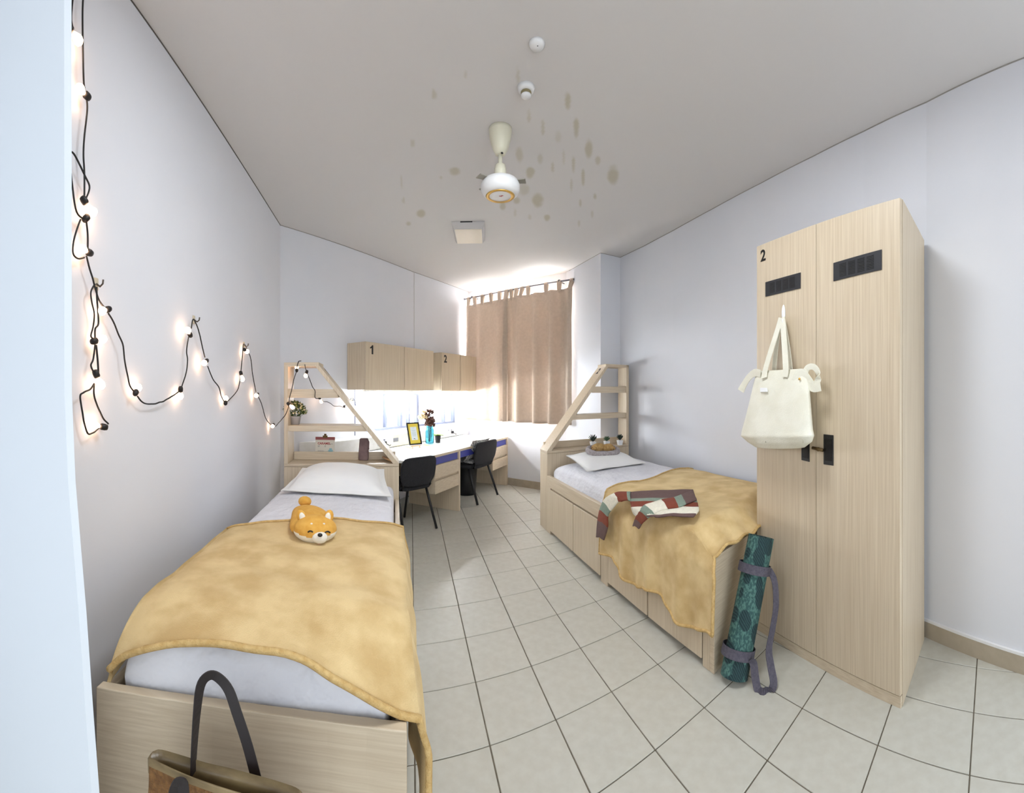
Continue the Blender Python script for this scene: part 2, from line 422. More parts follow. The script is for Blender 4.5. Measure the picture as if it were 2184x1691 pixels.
# thin strips coloured dark for the shade where the walls meet the ceiling
GAP_SHADE = mat('painted_gap_shade', srgb(92, 88, 82), .9)
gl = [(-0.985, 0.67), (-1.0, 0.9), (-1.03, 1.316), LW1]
struct(strip_wall('', [(x + .002, y) for x, y in gl], CZ - .007, CZ, .02, side=-1).build('shade_strip_2', GAP_SHADE))
GAP_SHADE2 = mat('pale_painted_gap_shade', srgb(160, 156, 150), .9)
struct(strip_wall('', [(x - .002, y) for x, y in RW], CZ - .006, CZ, .02, side=1).build('shade_strip_3', GAP_SHADE2))
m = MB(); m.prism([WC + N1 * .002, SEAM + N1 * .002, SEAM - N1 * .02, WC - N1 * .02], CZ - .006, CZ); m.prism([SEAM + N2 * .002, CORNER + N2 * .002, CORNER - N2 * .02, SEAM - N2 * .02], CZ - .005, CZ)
struct(m.build('shade_strip_4', GAP_SHADE2))
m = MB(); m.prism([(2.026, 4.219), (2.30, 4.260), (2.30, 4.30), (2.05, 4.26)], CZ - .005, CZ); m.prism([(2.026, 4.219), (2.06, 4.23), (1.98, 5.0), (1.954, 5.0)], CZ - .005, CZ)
struct(m.build('shade_strip_5', GAP_SHADE2))
# skirtings
m = strip_wall('', [(x - .012, y) for x, y in RW], 0.0, 0.085, 0.010, side=1)
bb = struct(m.build('baseboard_right', SKIRT))
m = strip_wall('', [(x - .013, y) for x, y in RW], 0.085, 0.098, 0.012, side=1)
m.build('cap', WHITE, bb)
m = MB(); m.prism([CORNER + NW * .012, CORNER, CORNER + TW * (LWW - .15), CORNER + NW * .012 + TW * (LWW - .15)], 0, 0.10)
struct(m.build('baseboard_window', SKIRT))

# ------------------------------------------------------------------ beds
class Bed:
    def __init__(s, WF, AF, WH, AH, bow=0.0):
        s.c = [Vector(p) for p in (WF, AF, WH, AH)]; s.bow = bow
    def P(s, a, v, z=0.0):
        p = lerp(lerp(s.c[0], s.c[1], a), lerp(s.c[2], s.c[3], a), v)
        y = p.y + s.bow * (1 - v) ** 2 * 4 * a * (1 - a)
        return Vector((p.x, y, z))
    def box(s, m, a0, a1, v0, v1, z0, z1, n=1):
        rings = []
        for k in range(n + 1):
            a = lerp(a0, a1, k / n)
            rings.append([s.P(a, v0, z0), s.P(a, v1, z0), s.P(a, v1, z1), s.P(a, v0, z1)])
        return m.loft(rings)
def make_bed(B, label, vh, zr, zs, zt, sh, at, drawers, posts, num, nsz):
    loc = B.P(.5, .5, 0)
    r = thing('storage_bed', label, 'bed', loc, 'pair of oak beds with ladder headboards')
    def part(name, args, mt, bev=.003, n=1, par=r): return B.box(MB(), *args, n=n).build(name, mt, par, bevel=bev)
    part('foot_panel', (0.0, 1.0, 0.0, .013, 0, zr), WOODX, n=8)
    part('side_panel', (0.0, .03, .013, vh, 0.0, zr - .015), WOODY)
    part('side_rail', (.965, 1.0, .013, vh, .425, zr - .015), WOODY)
    part('base', (.03, .965, .013, vh, .26, .30), mat('grey_base_' + num, srgb(150, 148, 160), 0.8))
    for v0, v1 in posts: part('post', (.965, 1.0, v0, v1, 0, .43), WOODZ)
    for v0, v1 in drawers:
        part('drawer', (.95, 1.004, v0 + .0022, v1 - .0022, .034, .412), WOODZ)
    part('plinth', (.90, .92, .02, vh - .02, 0.0, .40), BLACK)
    # headboard chest
    part('headboard_panel', (0.0, 1.0, vh, vh + .012, 0, zs - .024), WOODZ)
    part('headboard_side', (.985, 1.0, vh + .012, 1.0, 0, zs - .024), WOODZ)
    part('headboard_side', (0.0, .015, vh + .012, 1.0, 0, zs - .024), WOODZ)
    part('headboard_back', (.015, .985, .99, 1.0, 0, zs - .024), WOODZ)
    part('shelf', (0.0, 1.0, vh, 1.0, zs - .022, zs), WOODX)
    part('back_rail', (.04, .97, .988, .998, zs, zs + .065), WOODX)
    # slanted ladder shelf
    part('upright', (0.0, .035, vh, 1.0, zs, zt), WOODZ)
    part('top_board', (0.0, at + .02, vh, 1.0, zt - .032, zt), WOODX)
    wm = (B.P(1, vh) - B.P(0, vh)).length
    L = math.hypot((1 - at) * wm, zt - zs); da, dz = (1 - at) / L, -(zt - zs) / L
    na, nz_ = (-dz * -1) / wm, (1 - at) * wm / L * -1         # inward normal (a units, z)
    na, nz_ = -(zt - zs) / L / wm, -(1 - at) * wm / L
    th = .036
    A0, Z0, A1, Z1 = at, zt, 1.0, zs
    q = [(A0, Z0), (A1, Z1), (A1 + na * th, Z1), (A0 + na * th, Z0 + nz_ * th * .9)]
    q = [(A0, Z0), (A1, Z1), (A1 - .052, Z1), (A0 - .03, Z0 - .01)]
    m = MB(); m.loft([[B.P(a, vv, z) for a, z in q] for vv in (vh, 1.0)])
    dg = m.build('slanted_board', WOODZ, r, bevel=.002)
    for z0, z1 in sh:
        ae = lerp(A0, A1, (zt - (z0 + z1) / 2) / (zt - zs)) - .035
        part('ladder_shelf', (.03, ae, vh + .005, 1.0, z0, z1), WOODX)
    # number on the slanted board
    p = B.P(A0, vh + (1 - vh) * .65, Z0) ; q2 = B.P(A1, vh + (1 - vh) * .65, Z1)
    xd = B.P(.5, vh) - B.P(.5, 1.0); ydir = p - q2
    nrm = xd.cross(ydir).normalized()
    if nrm.z < 0: xd = -xd; nrm = -nrm
    digit(num, nsz, lerp(p, q2, .115) + nrm * .0012, xd, ydir, INK, r)
    return r
B1 = Bed((-.781, .842), (-.011, .997), (-.985, 3.33), (-.107, 3.48), .065)
B2 = Bed((2.2, 1.765), (1.279, 1.468), (2.24, 4.15), (1.248, 3.97), 0.0)
VH1, VH2 = .904, .918
def v2(y): return (y - 1.468) / (3.97 - 1.468)
make_bed(B1, 'oak bed with slanted ladder headboard along the wall of string lights', VH1, .50, .757, 1.534, [(1.263, 1.329), (1.005, 1.05)], .285,
         [(.04, .235), (.235, .43), (.47, .67), (.67, .87)], [(.013, .04), (.43, .47), (.87, VH1)], '1', .10)
make_bed(B2, 'oak bed with four drawer fronts, numbered 2, beside the tall wardrobe', VH2, .54, .752, 1.60, [(1.302, 1.366), (1.037, 1.087)], .29,
         [(v2(1.55), v2(2.03)), (v2(2.03), v2(2.53)), (v2(2.63), v2(3.125)), (v2(3.125), v2(3.67))], [(.013, v2(1.55)), (v2(2.53), v2(2.63)), (v2(3.67), VH2)], '2', .10)

def mattress(B, label, v0, v1, z1, a0=.035, a1=.955, crown=0.02):
    n, k = 16, 40
    def fn(s, t):        # s around cross-section, t along
        t = .5 - .5 * math.cos(PI * t); t = .5 - .5 * math.cos(PI * t)
        v = lerp(v0, v1, t)
        ang = 2 * PI * s
        cx, sz = math.cos(ang), math.sin(ang)
        e = .22
        x = math.copysign(abs(cx) ** e, cx); z = math.copysign(abs(sz) ** e, sz)
        tt = abs(2 * t - 1); end = (1 - tt ** 12) ** .42
        a = lerp(a0, a1, .5 + x * .5 * (0.93 + .07 * end))
        zm, zh = (z1 + .31) / 2, (z1 - .31) / 2
        p = B.P(a, v, 0)
        wr = .004 * nz(p.x * 7, p.y * 7, z * 3) + .003 * nz(p.x * 3 + 5, p.y * 16, 2)
        p.z = zm + zh * z * end + (crown * (1 - (2 * a - 1) ** 2) if z > .5 else 0) * end + wr
        if end < .98: p.y += .012 * nz(p.x * 9, p.z * 9, 4) + .012 * abs(nz(p.x * 9 + p.z * 12, p.z * 3, 8)) + .006 * abs(nz(p.x * 24 - p.z * 16, p.z * 4, 5))
        return p
    o = MB().grid(fn, 64, 90).build('mattress', SHEET, None, smooth=True, weld=True)
    return tag(o, label, 'mattress')
mattress(B1, 'white sheeted mattress on the bed under the string lights', .018, VH1 - .006, .635)
mattress(B2, 'white sheeted mattress on the bed beside the wardrobe', .018, VH2 - .006, .645, .045, .955)

def hemtube(pts, r, parent):
    return MB().tube(pts, r, 8).build('hem', HEM, parent, smooth=True)
def poly(pts, t):
    n = len(pts) - 1; k = min(int(t * n), n - 1); f = t * n - k
    p0, p1, p2, p3 = (Vector(pts[max(k - 1, 0)]), Vector(pts[k]), Vector(pts[k + 1]), Vector(pts[min(k + 2, n)]))
    return 0.5 * ((2 * p1) + (p2 - p0) * f + (2 * p0 - 5 * p1 + 4 * p2 - p3) * f * f + (3 * p1 - p0 - 3 * p2 + p3) * f ** 3)
# blanket on the near-left bed
H1 = [(-.768, .885, .535), (-.725, .918, .575), (-.584, .955, .635), (-.447, .985, .655), (-.277, 1.005, .645), (-.185, 1.01, .60), (-.1, 1.018, .553), (-.02, 1.04, .502)]
def bl1(s, t):
    tt = 1 - (1 - t)
    if s < .10:
        k = s / .10; a, z, dx = .0 - .012 * (1 - k), lerp(.50, .655, sst(k)), -.012 * (1 - k)
    elif s < .70:
        k = (s - .10) / .60; a = k; z = .672 - .03 * abs(2 * k - 1) ** 7 + .012 * math.sin(k * PI); dx = 0
    else:
        k = (s - .70) / .30; a = 1.0; z = lerp(.642, .17, k); dx = .012 + .028 * sst(k * 3) + .012 * math.sin(t * 23 + k * 2) * k
    ac = max(0, min(1, a))
    vfar = lerp(.405, .435, ac) - .012 * math.sin(ac * 9)
    v = lerp(vfar, .03, t)
    p = B1.P(a, v, z); p.x += dx
    q = poly(H1, ac)
    if s >= .70: q = Vector((.012 + dx, 1.036 + .01 * math.sin(k * 6), lerp(.50, .17, k)))
    if s < .10: q = Vector((-.772, .875 + .02 * (s / .1), lerp(.50, .535, s / .1)))
    wgt = sst((t - .80) / .20)
    p = lerp(p, q, wgt)
    n = .007 * nz(p.x * 4, p.y * 4, 1) + .004 * nz(p.x * 11, p.y * 9, 6) + .006 * nz(p.x * 2.2 + p.y * 6, p.y * 2, 9)
    if s < .7: p.z += n
    else: p.x += n * 1.2
    return p
bo = MB().grid(bl1, 110, 90).build('blanket', FLEECE, None, smooth=True, solid=.010, off=1)
tag(bo, 'tan fleece blanket over the bed beneath the string lights', 'blanket', None)
hemtube([bl1(s / 80, 1.0) + Vector((0, -.003, .002)) for s in range(6, 81)], .0095, bo)
hemtube([bl1(s / 80, 0.0) + Vector((0, .003, .003)) for s in range(8, 81)], .006, bo)
# blanket on the far-right bed
def bl2(s, t):
    if s < .62:
        k = s / .62; a = lerp(.03, 1.0, k); z = .682 - .045 * abs(k) ** 9 + .008 * math.sin(k * 8) - .02 * (1 - k) ** 6; dx = 0; kk = 0
    else:
        kk = (s - .62) / .38; a = 1.0
        hem = .215 + .03 * math.sin(t * 14) - .02 * t + .02 * sst((.12 - t) / .12)
        z = lerp(.637, hem, kk); dx = -.012 - .03 * sst(kk * 3) - (.014 * math.sin(t * 26 + 1.2 * kk) + .008 * math.sin(t * 51)) * kk
    v = lerp(.425, -.004 - .018 * min(1, kk * 3), t) + (.012 * math.sin(a * 7) if kk == 0 else 0)
    p = B2.P(a, v, z); p.x += dx
    w = sst((t - .86) / .14)
    if kk == 0: p.z -= .106 * w * (.92 + .08 * math.sin(a * 40)); p.y -= .012 * w
    else: p.z -= .088 * w * (1 - kk) ** 3
    n = .008 * nz(p.x * 4, p.y * 4, 31) + .004 * nz(p.x * 12, p.y * 9, 36)
    if kk == 0: p.z += n
    else: p.x += n
    return p
bo2 = MB().grid(bl2, 110, 90).build('blanket', FLEECE, None, smooth=True, solid=.010, off=-1)
tag(bo2, 'tan fleece blanket hanging over the drawers of the bed beside the wardrobe', 'blanket')
hemtube([bl2(s / 90, 1.0) for s in range(0, 91)], .008, bo2)
hemtube([bl2(1.0, s / 90) for s in range(0, 91)], .008, bo2)
hemtube([bl2(s / 80, 0.0) + Vector((0, .003, .002)) for s in range(0, 81)], .006, bo2)

def pillow(c, T, label, flange=0.06, up=(0, 0, 1), seed=0, m=None, name='pillow', cat='pillow', lift=.3):
    c = [Vector(p) for p in c]; up = Vector(up).normalized()       # FL FR BL BR
    def fn(side):
        def g(u, v):
            p = lerp(lerp(c[0], c[1], u), lerp(c[2], c[3], u), v)
            def e(x):
                x = (x - flange) / (1 - 2 * flange)
                return 0 if x <= 0 or x >= 1 else (1 - abs(2 * x - 1) ** 2.6) ** .62
            h = e(u) * e(v)
            k = T * h * (1 - lift) if side > 0 else -T * h * lift
            cr = .006 * nz(u * 5 + seed, v * 4, seed) * (1 if h > 0 else .4) + .012 * nz(u * 2.3, v * 2 + seed, 3) * (1 - h)
            pin = (1 - abs(2 * u - 1) ** 2 * .0)
            # pull the sides in between the corners
            cc = (c[0] + c[1] + c[2] + c[3]) / 4
            w = .045 * ((1 - (2 * u - 1) ** 2) * abs(2 * v - 1) ** 3 + (1 - (2 * v - 1) ** 2) * abs(2 * u - 1) ** 3)
            return lerp(p, cc, w) + up * (k + cr + side * .002)
        return g
    M_ = MB().grid(fn(1), 40, 30).grid(lambda u, v: fn(-1)(1 - u, v), 40, 30)
    o = M_.build(name, m or PILLOWM, None, smooth=True, weld=True)
    return tag(o, label, cat) if label else o
pillow([(-.835, 2.60, .668), (-.12, 2.56, .668), (-.80, 3.02, .745), (-.20, 3.08, .745)], .155, 'plump white pillow at the headboard under the plant shelf', .05, (0, -.35, 1), 1)
pillow([(1.36, 3.08, .672), (1.99, 3.20, .675), (1.385, 3.62, .725), (1.90, 3.60, .745)], .085, 'flat white pillow under the little dog bed', .04, (0, -.1, 1), 5)

# ------------------------------------------------------------------ plush dog on the left bed
OCHRE = mottled('ochre_plush', srgb(214, 158, 66), srgb(224, 172, 82), (1, 1, 1), 40, 0.9, 0.15, 300)
PALE = mottled('cream_plush', srgb(232, 226, 212), srgb(238, 233, 222), (1, 1, 1), 40, 0.9, 0.15, 300)
PINK = mat('pink_felt', srgb(236, 170, 150), 0.9)
CAMV = Vector((0, 0, HC))
HC_ = atd(672, 1127, 1.80); HC_.z = .722
HR = Vector((.092, .075, .057))
ROT = Matrix.Rotation(.20, 3, 'Z')
def on_head(px, py, off=.0):
    d = Vector((math.sin(az(px)), math.cos(az(px)), (PYH - py) / F)).normalized()
    A = ROT.transposed() @ (CAMV - HC_); D_ = ROT.transposed() @ d
    A = Vector((A.x / HR.x, A.y / HR.y, A.z / HR.z)); D_ = Vector((D_.x / HR.x, D_.y / HR.y, D_.z / HR.z))
    a, b_, c_ = D_.dot(D_), A.dot(D_), A.dot(A) - 1
    q = max(b_ * b_ - a * c_, 0)
    return CAMV + d * ((-b_ - math.sqrt(q)) / a - off)
dog = thing('plush_dog', 'ochre and cream plush dog lying on the sheet by the fleece edge', 'plush toy', (HC_.x, HC_.y, .665))
def headfn(u, v):
    th = -PI / 2 + PI * v; a = 2 * PI * u
    x, y, z = math.cos(th) * math.cos(a), math.cos(th) * math.sin(a), math.sin(th)
    bulge = 1 + .10 * max(0, -z) * abs(x)
    return HC_ + ROT @ Vector((HR.x * x * bulge, HR.y * y, HR.z * z))
def headmat(u, v):
    p = ROT.transposed() @ (headfn(u, v) - HC_)
    return 1 if (p.z < -.020 + .016 * abs(p.x) / .09 and p.y < .05) else 0
MB().grid(headfn, 48, 32, headmat).build('head', [OCHRE, PALE], dog, smooth=True, weld=True)
ax = Vector((-.22, .95, 0)).normalized()
MR = Matrix((Vector((ax.y, -ax.x, 0)), ax, Vector((0, 0, 1)))).transposed()
m = MB()
bc = Vector((HC_.x - .062, HC_.y + .17, .708))
def bodyfn(u, v):
    th = -PI / 2 + PI * v; a = 2 * PI * u
    p = Vector((.092 * math.cos(th) * math.cos(a), .165 * math.sin(th), .052 * math.cos(th) * math.sin(a)))
    p.x -= .05 * (p.y / .165) ** 2
    return bc + MR @ p
MB().grid(bodyfn, 36, 28).build('body', OCHRE, dog, smooth=True, weld=True)
MB().ball(bc + MR @ Vector((-.03, .15, .045)), (.034, .028, .026), 16).build('tail', OCHRE, dog, smooth=True)
for sx, tilt in ((-1, .5), (1, -.35)):
    e0 = HC_ + ROT @ Vector((sx * .058, .008, .046))
    R_ = ROT @ Matrix.Rotation(-tilt * .6, 3, 'Y')
    MB().ball(e0, (.021, .012, .033), 12, R_).build('ear', OCHRE, dog, smooth=True)
    MB().ball(e0 + ROT @ Vector((-.004 * sx, -.0075, -.001)), (.014, .007, .024), 12, R_).build('inner_ear', PALE, dog, smooth=True)
mz = on_head(682, 1146, -.004)
MB().ball(mz, (.033, .022, .025), 16, ROT).build('muzzle', PALE, dog, smooth=True)
MB().ball(on_head(682.5, 1141, .018), (.0105, .007, .008), 10, ROT).build('nose', BLACK, dog, smooth=True)
for ex, ey in ((662, 1134), (698.5, 1135)):
    MB().tube([on_head(ex + 5.4 * k, ey - 2.6 * (1 - k * k) + 1, .001) for k in (-1, -.6, -.2, .2, .6, 1)], .0032, 6).build('eye', BLACK, dog, smooth=True)
MB().ball(on_head(681, 1157, .012), (.0095, .006, .007), 10, ROT).build('tongue', PINK, dog, smooth=True)
for ex in (664.5, 691):
    MB().ball(on_head(ex, 1117, 0.0), (.0055, .003, .004), 8, ROT).build('brow_spot', PALE, dog, smooth=True)

# dog bed with sleeping pups on the far pillow
GREYPLUSH = mottled('grey_bed_plush', srgb(150, 142, 142), srgb(176, 168, 168), (1, 1, 1), 60, 0.95, 0.5, 140)
PUP = mottled('tan_pup_fur', srgb(156, 120, 70), srgb(190, 156, 102), (1, 1, 1), 50, 0.95, 0.4, 200)
cb = Vector((1.655, 3.40, .775))
db = thing('toy_dog_bed', 'small grey plush basket with sleeping toy pups on the far pillow', 'toy', cb)
ring = [cb + Vector((.135 * math.cos(a) ** 1 if False else .135 * math.copysign(abs(math.cos(a)) ** .75, math.cos(a)), .085 * math.copysign(abs(math.sin(a)) ** .75, math.sin(a)), .012 - .02 * math.sin(a) * -1)) for a in [2 * PI * k / 40 for k in range(41)]]
MB().tube(ring, .024, 10, cap=False).build('rim', GREYPLUSH, db, smooth=True)
MB().ball(cb + Vector((0, 0, -.006)), (.125, .078, .016), 18).build('cushion', GREYPLUSH, db, smooth=True)
for k, (dx, dy, rx, ry, rz, hx) in enumerate(((-.03, .025, .075, .04, .045, -1), (.05, -.005, .058, .042, .040, 1))):
    c0 = cb + Vector((dx, dy, .03))
    m = MB().ball(c0, (rx, ry, rz), 16)
    m.build('pup_body', PUP, db, smooth=True)
    h = c0 + Vector((hx * rx * .65 - .01, -.035, -.004))
    hd = MB().ball(h, (.026, .024, .021), 12).build('pup_head', PUP, db, smooth=True)
    for sx in (-1, 1): MB().ball(h + Vector((sx * .019, .006, .006)), (.008, .006, .014), 8).build('pup_ear', mat('brown_ear', srgb(120, 84, 44), .9), db, smooth=True)
    MB().ball(h + Vector((-.004, -.024, -.003)), (.005, .004, .004), 8).build('pup_nose', BLACK, db, smooth=True)

# ------------------------------------------------------------------ striped jumper on the far bed
def bs(px, py, off=.014):
    s_, c_ = math.sin(az(px)), math.cos(az(px)); k = (PYH - py) / F
    last = None
    for i in range(900):
        d = 1.6 + i * .002
        x, y, z = s_ * d, c_ * d, HC + k * d
        xe_ = lerp(1.279, 1.248, (y - 1.468) / 2.5)
        if x > xe_ - .085:
            r = x - (xe_ - .088)
            zt_ = .690 + off - .06 * max(0, 1 - r / .15) ** 2 if r < .15 else .690 + off
            if r < .014: zt_ = .66
            if z < zt_: return Vector((x, y, z))
    return Vector((x, y, z))
ST = {'brown': srgb(104, 80, 76), 'rust': srgb(128, 62, 42), 'green': srgb(132, 148, 132), 'cream': srgb(232, 226, 208)}
KNIT = {k: mottled('knit_' + k, c, tuple(min(1, x * 1.12) for x in c[:3]) + (1,), (1, 1, 1), 60, 0.9, 0.5, 240) for k, c in ST.items()}
KN = list(KNIT.keys()); KM = [KNIT[k] for k in KN]
jm = thing('knitted_jumper', 'striped brown, rust, green and cream knitted jumper thrown on the blanket', 'jumper', bs(1420, 1085))
def knit(name, A, Bp, bands, n, nv, lift=0.0, amp=.004):
    # A, Bp: two px polylines (edges); bands: [(fraction end, colour)]
    def ev(pl, t):
        return poly([(p[0], p[1], 0) for p in pl], t)
    def fn(u, v):
        a, b_ = ev(A, v), ev(Bp, v); p = lerp(a, b_, u)
        q = bs(p.x, p.y, .012 + lift)
        q.z += amp * nz(u * 4 + lift * 90, v * 7, 2) + .010 * math.sin(PI * u) * (1 if lift else .5)
        q.x -= .004 * math.sin(PI * u)
        return q
    def mf(u, v):
        for e, c in bands:
            if v <= e: return KN.index(c)
        return KN.index(bands[-1][1])
    o = MB().grid(fn, n, nv, mf).build(name, KM, jm, smooth=True, solid=.008, off=0)
    return o
knit('body', [(1340, 1050), (1341, 1062), (1345, 1075), (1352, 1096), (1366, 1104)], [(1478, 1045), (1484, 1062), (1489, 1078), (1490, 1090), (1478, 1102)],
     [(.30, 'brown'), (.42, 'green'), (.58, 'rust'), (.86, 'cream'), (1, 'brown')], 24, 60)
knit('sleeve', [(1345, 1049), (1322, 1049), (1307, 1054), (1290, 1064), (1280, 1085), (1275, 1110), (1272, 1146)], [(1345, 1068), (1330, 1068), (1318, 1072), (1306, 1086), (1297, 1100), (1296, 1124), (1288, 1152)],
     [(.06, 'green'), (.30, 'rust'), (.55, 'cream'), (.68, 'green'), (.84, 'rust'), (1, 'brown')], 12, 60, .004)
knit('sleeve', [(1475, 1048), (1440, 1060), (1405, 1068), (1375, 1078), (1358, 1100), (1350, 1122)], [(1486, 1066), (1450, 1080), (1420, 1086), (1396, 1096), (1374, 1112), (1363, 1128)],
     [(.14, 'brown'), (.22, 'green'), (.36, 'rust'), (.60, 'cream'), (.72, 'green'), (.86, 'rust'), (1, 'brown')], 12, 60, .012)

# ------------------------------------------------------------------ wardrobe
WFL, WFR = Vector((1.690, 1.585)), Vector((1.588, .695))
WBL, WBR = Vector((2.19, 1.645)), Vector((2.085, .775))
WT = (WFR - WFL).normalized(); WN = Vector((WT.y, -WT.x))
if WN.x > 0: WN = -WN                          # towards the room
WLEN = (WFR - WFL).length; WH = 2.105
wr = thing('wardrobe', 'tall oak two-door wardrobe numbered 2, standing against the bare white wall', 'wardrobe', ((WFL.x + WBR.x) / 2, (WFL.y + WBR.y) / 2, 0))
def wp(t, off=0.0, z=0.0):
    p = WFL + WT * (t * WLEN) + WN * off
    return Vector((p.x, p.y, z))
MB().prism([WFL - WN * .02, WBL, WBR, WFR - WN * .02], .0, WH).build('carcass', WOODZ, wr, bevel=.002)
for t0, t1 in ((0.002, .4845), (.4875, .998)):
    a, b_ = wp(t0), wp(t1); 
    MB().prism([(a.x, a.y), (b_.x, b_.y), tuple((b_ - Vector((WN.x, WN.y, 0)) * .019)[:2]), tuple((a - Vector((WN.x, WN.y, 0)) * .019)[:2])], .052, WH - .002).build('door', WOODZ, wr, bevel=.0015)
a, b_ = wp(0.002, -.004), wp(.998, -.004)
MB().prism([(a.x, a.y), (b_.x, b_.y), tuple((b_ - Vector((WN.x, WN.y, 0)) * .014)[:2]), tuple((a - Vector((WN.x, WN.y, 0)) * .014)[:2])], 0.0, .048).build('plinth', WOODX, wr)
def wpt(px, py, off=0.0):
    p0 = WFL + WN * off
    return onpl(px, py, p0, WN)
VENT = mat('vent_black', srgb(40, 40, 44), 0.5)
for q in ([(1633, 602), (1708, 581), (1708, 615), (1633, 633)], [(1778, 561), (1881, 532), (1881, 575), (1778, 600)]):
    P = [wpt(*p, .001) for p in q]
    ve = MB().slab(P, (WN.x * .003, WN.y * .003, 0)).build('vent', VENT, wr, bevel=.001)
    m = MB()
    for k in range(4):
        for r in range(9):
            u0, u1 = .14 + k * .19, .28 + k * .19; w0 = .15 + r * .08; w1 = w0 + .045
            f = lambda u, w_: lerp(lerp(P[3], P[2], u), lerp(P[0], P[1], u), w_) + Vector((WN.x, WN.y, 0)) * .0032
            m.slab([f(u0, w0), f(u1, w0), f(u1, w1), f(u0, w1)], (WN.x * .0012, WN.y * .0012, 0))
    m.build('louvre', INK, wr)
for q in ([(1710, 934), (1727, 934), (1727, 985), (1710, 981)], [(1757, 926), (1778, 928), (1778, 993), (1757, 990)]):
    P = [wpt(*p, .001) for p in q]; c0 = sum(P, Vector()) / 4
    h = MB().slab(P, (WN.x * .003, WN.y * .003, 0)).build('handle', BLACK, wr, bevel=.001)
    MB().slab([c0 + (p - c0) * .72 + Vector((WN.x, WN.y, 0)) * .003 for p in P], (WN.x * .001, WN.y * .001, 0)).build('handle_recess', mat('recess_black', srgb(10, 10, 11), .25), h)
m = MB(); c1, c2 = wpt(1733, 955, .012), wpt(1755, 960, .012)
m.tube([c1, c2], .008, 10); m.tube([wpt(1745, 958, .0), wpt(1745, 958, .02)], .010, 10)
m.build('latch', BRASS, wr, smooth=True)
text('2', .085, wpt(1622, 558, .001), wpt(1640, 550, 0) - wpt(1612, 559, 0) if False else (WT.x, WT.y, 0), (0, 0, 1), INK, wr, bold=.002)

# hook and canvas bag on the wardrobe
hk = thing('adhesive_hook', 'white oval adhesive hook on the wardrobe door above the canvas bag', 'hook', wpt(1671, 670))
P0 = wpt(1671, 668, .004)
MB().ball(P0, (.006, .013, .044), 14, Matrix.Rotation(math.atan2(WT.y, WT.x) - PI / 2, 3, 'Z')).build('plate', WHITE, hk, smooth=True)
MB().tube([wpt(1670, 688, .006), wpt(1670, 694, .02), wpt(1670, 690, .034), wpt(1670, 680, .036)], .005, 8).build('prong', WHITE, hk, smooth=True)
bagc = wpt(1660, 875, .06)
bg_ = thing('canvas_tote_bag', 'cream canvas tote bag with tied side straps hanging on the wardrobe door', 'bag', bagc)
rows = [(789, 1618, 1716, .035, .085), (800, 1611, 1722, .02, .10), (830, 1604, 1727, .012, .12), (880, 1592, 1731, .01, .145), (918, 1582, 1734, .008, .16), (932, 1580, 1737, .008, .165), (946, 1594, 1732, .012, .155), (957, 1612, 1716, .03, .13)]
rings = []
for i in range(29):
    t = i / 28 * (len(rows) - 1); k = min(int(t), len(rows) - 2); f = t - k
    y, x0, x1, o0_, o1_ = [lerp(rows[k][j], rows[k + 1][j], f) for j in range(5)]
    ring = []
    for a in [2 * PI * j / 40 for j in range(40)]:
        cx, sy = math.cos(a), math.sin(a)
        cx = math.copysign(abs(cx) ** .42, cx); sy = math.copysign(abs(sy) ** .6, sy)
        px = (x0 + x1) / 2 + (x1 - x0) / 2 * cx
        tilt = (px - 1660) / 75 * -4 * (1 - i / 28) + (px - 1660) / 75 * (6 if px > 1660 else -6) * 0
        off = (o0_ + o1_) / 2 + (o1_ - o0_) / 2 * sy * (1 + .13 * nz(px * .05, y * .03, 7) + .07 * nz(px * .13 + y * .05, y * .06, 3))
        ring.append(wpt(px, y + tilt - (abs(px - 1665) / 75) ** 3 * 9 * (i / 28) ** 4, off))
    rings.append(ring)
MB().loft(rings).build('body', CANVAS, bg_, smooth=True, bevel=0)
m = MB()
for xs_ in ((1637, 1641), (1700, 1703)):
    m.tube([wpt(lerp(xs_[0], xs_[1] - (8 if xs_[0] < 1660 else -10), t), lerp(795, 944, t), lerp(.085, .15, t) + .008) for t in [k / 12 for k in range(13)]], .0022, 6)
m.build('seam', mat('canvas_seam', srgb(196, 190, 170), .9), bg_, smooth=True)
m = MB().slab([wpt(1622, 827, .128), wpt(1637, 827, .128), wpt(1638, 836, .13), wpt(1622, 836, .13)], (WN.x * .004, WN.y * .004, 0))
m.build('label_tag', WHITE, bg_, bevel=.002)
def strap(name, pts, wid, wv=(WT.x, WT.y, 0)):
    path = [poly([wpt(*p) for p in pts], k / 24) for k in range(25)]
    return MB().ribbon(path, wv, wid, .0018).build(name, CANVAS, bg_, smooth=False, bevel=0)
strap('handle', [(1666, 678, .030), (1658, 705, .040), (1642, 755, .075), (1632, 790, .098), (1630, 806, .110)], .036)
strap('handle', [(1668, 678, .034), (1671, 705, .045), (1674, 750, .08), (1676, 790, .105), (1674, 804, .113)], .034)
strap('handle', [(1665, 678, .024), (1660, 705, .028), (1654, 755, .032), (1650, 800, .034)], .030)
strap('handle', [(1669, 678, .024), (1674, 705, .028), (1682, 755, .034), (1687, 800, .036)], .030)
strap('side_tie', [(1622, 797, .10), (1610, 795, .085), (1597, 805, .075), (1586, 822, .075), (1580, 834, .08)], .040, (0, 0, 1))
strap('side_tie', [(1698, 812, .105), (1704, 798, .10), (1712, 797, .095), (1724, 812, .09), (1734, 826, .085), (1750, 824, .08)], .042, (0, 0, 1))
strap('side_tie', [(1716, 800, .08), (1722, 785, .075), (1735, 782, .07), (1745, 795, .07), (1744, 812, .075), (1732, 826, .082)], .028, (0, 0, 1))
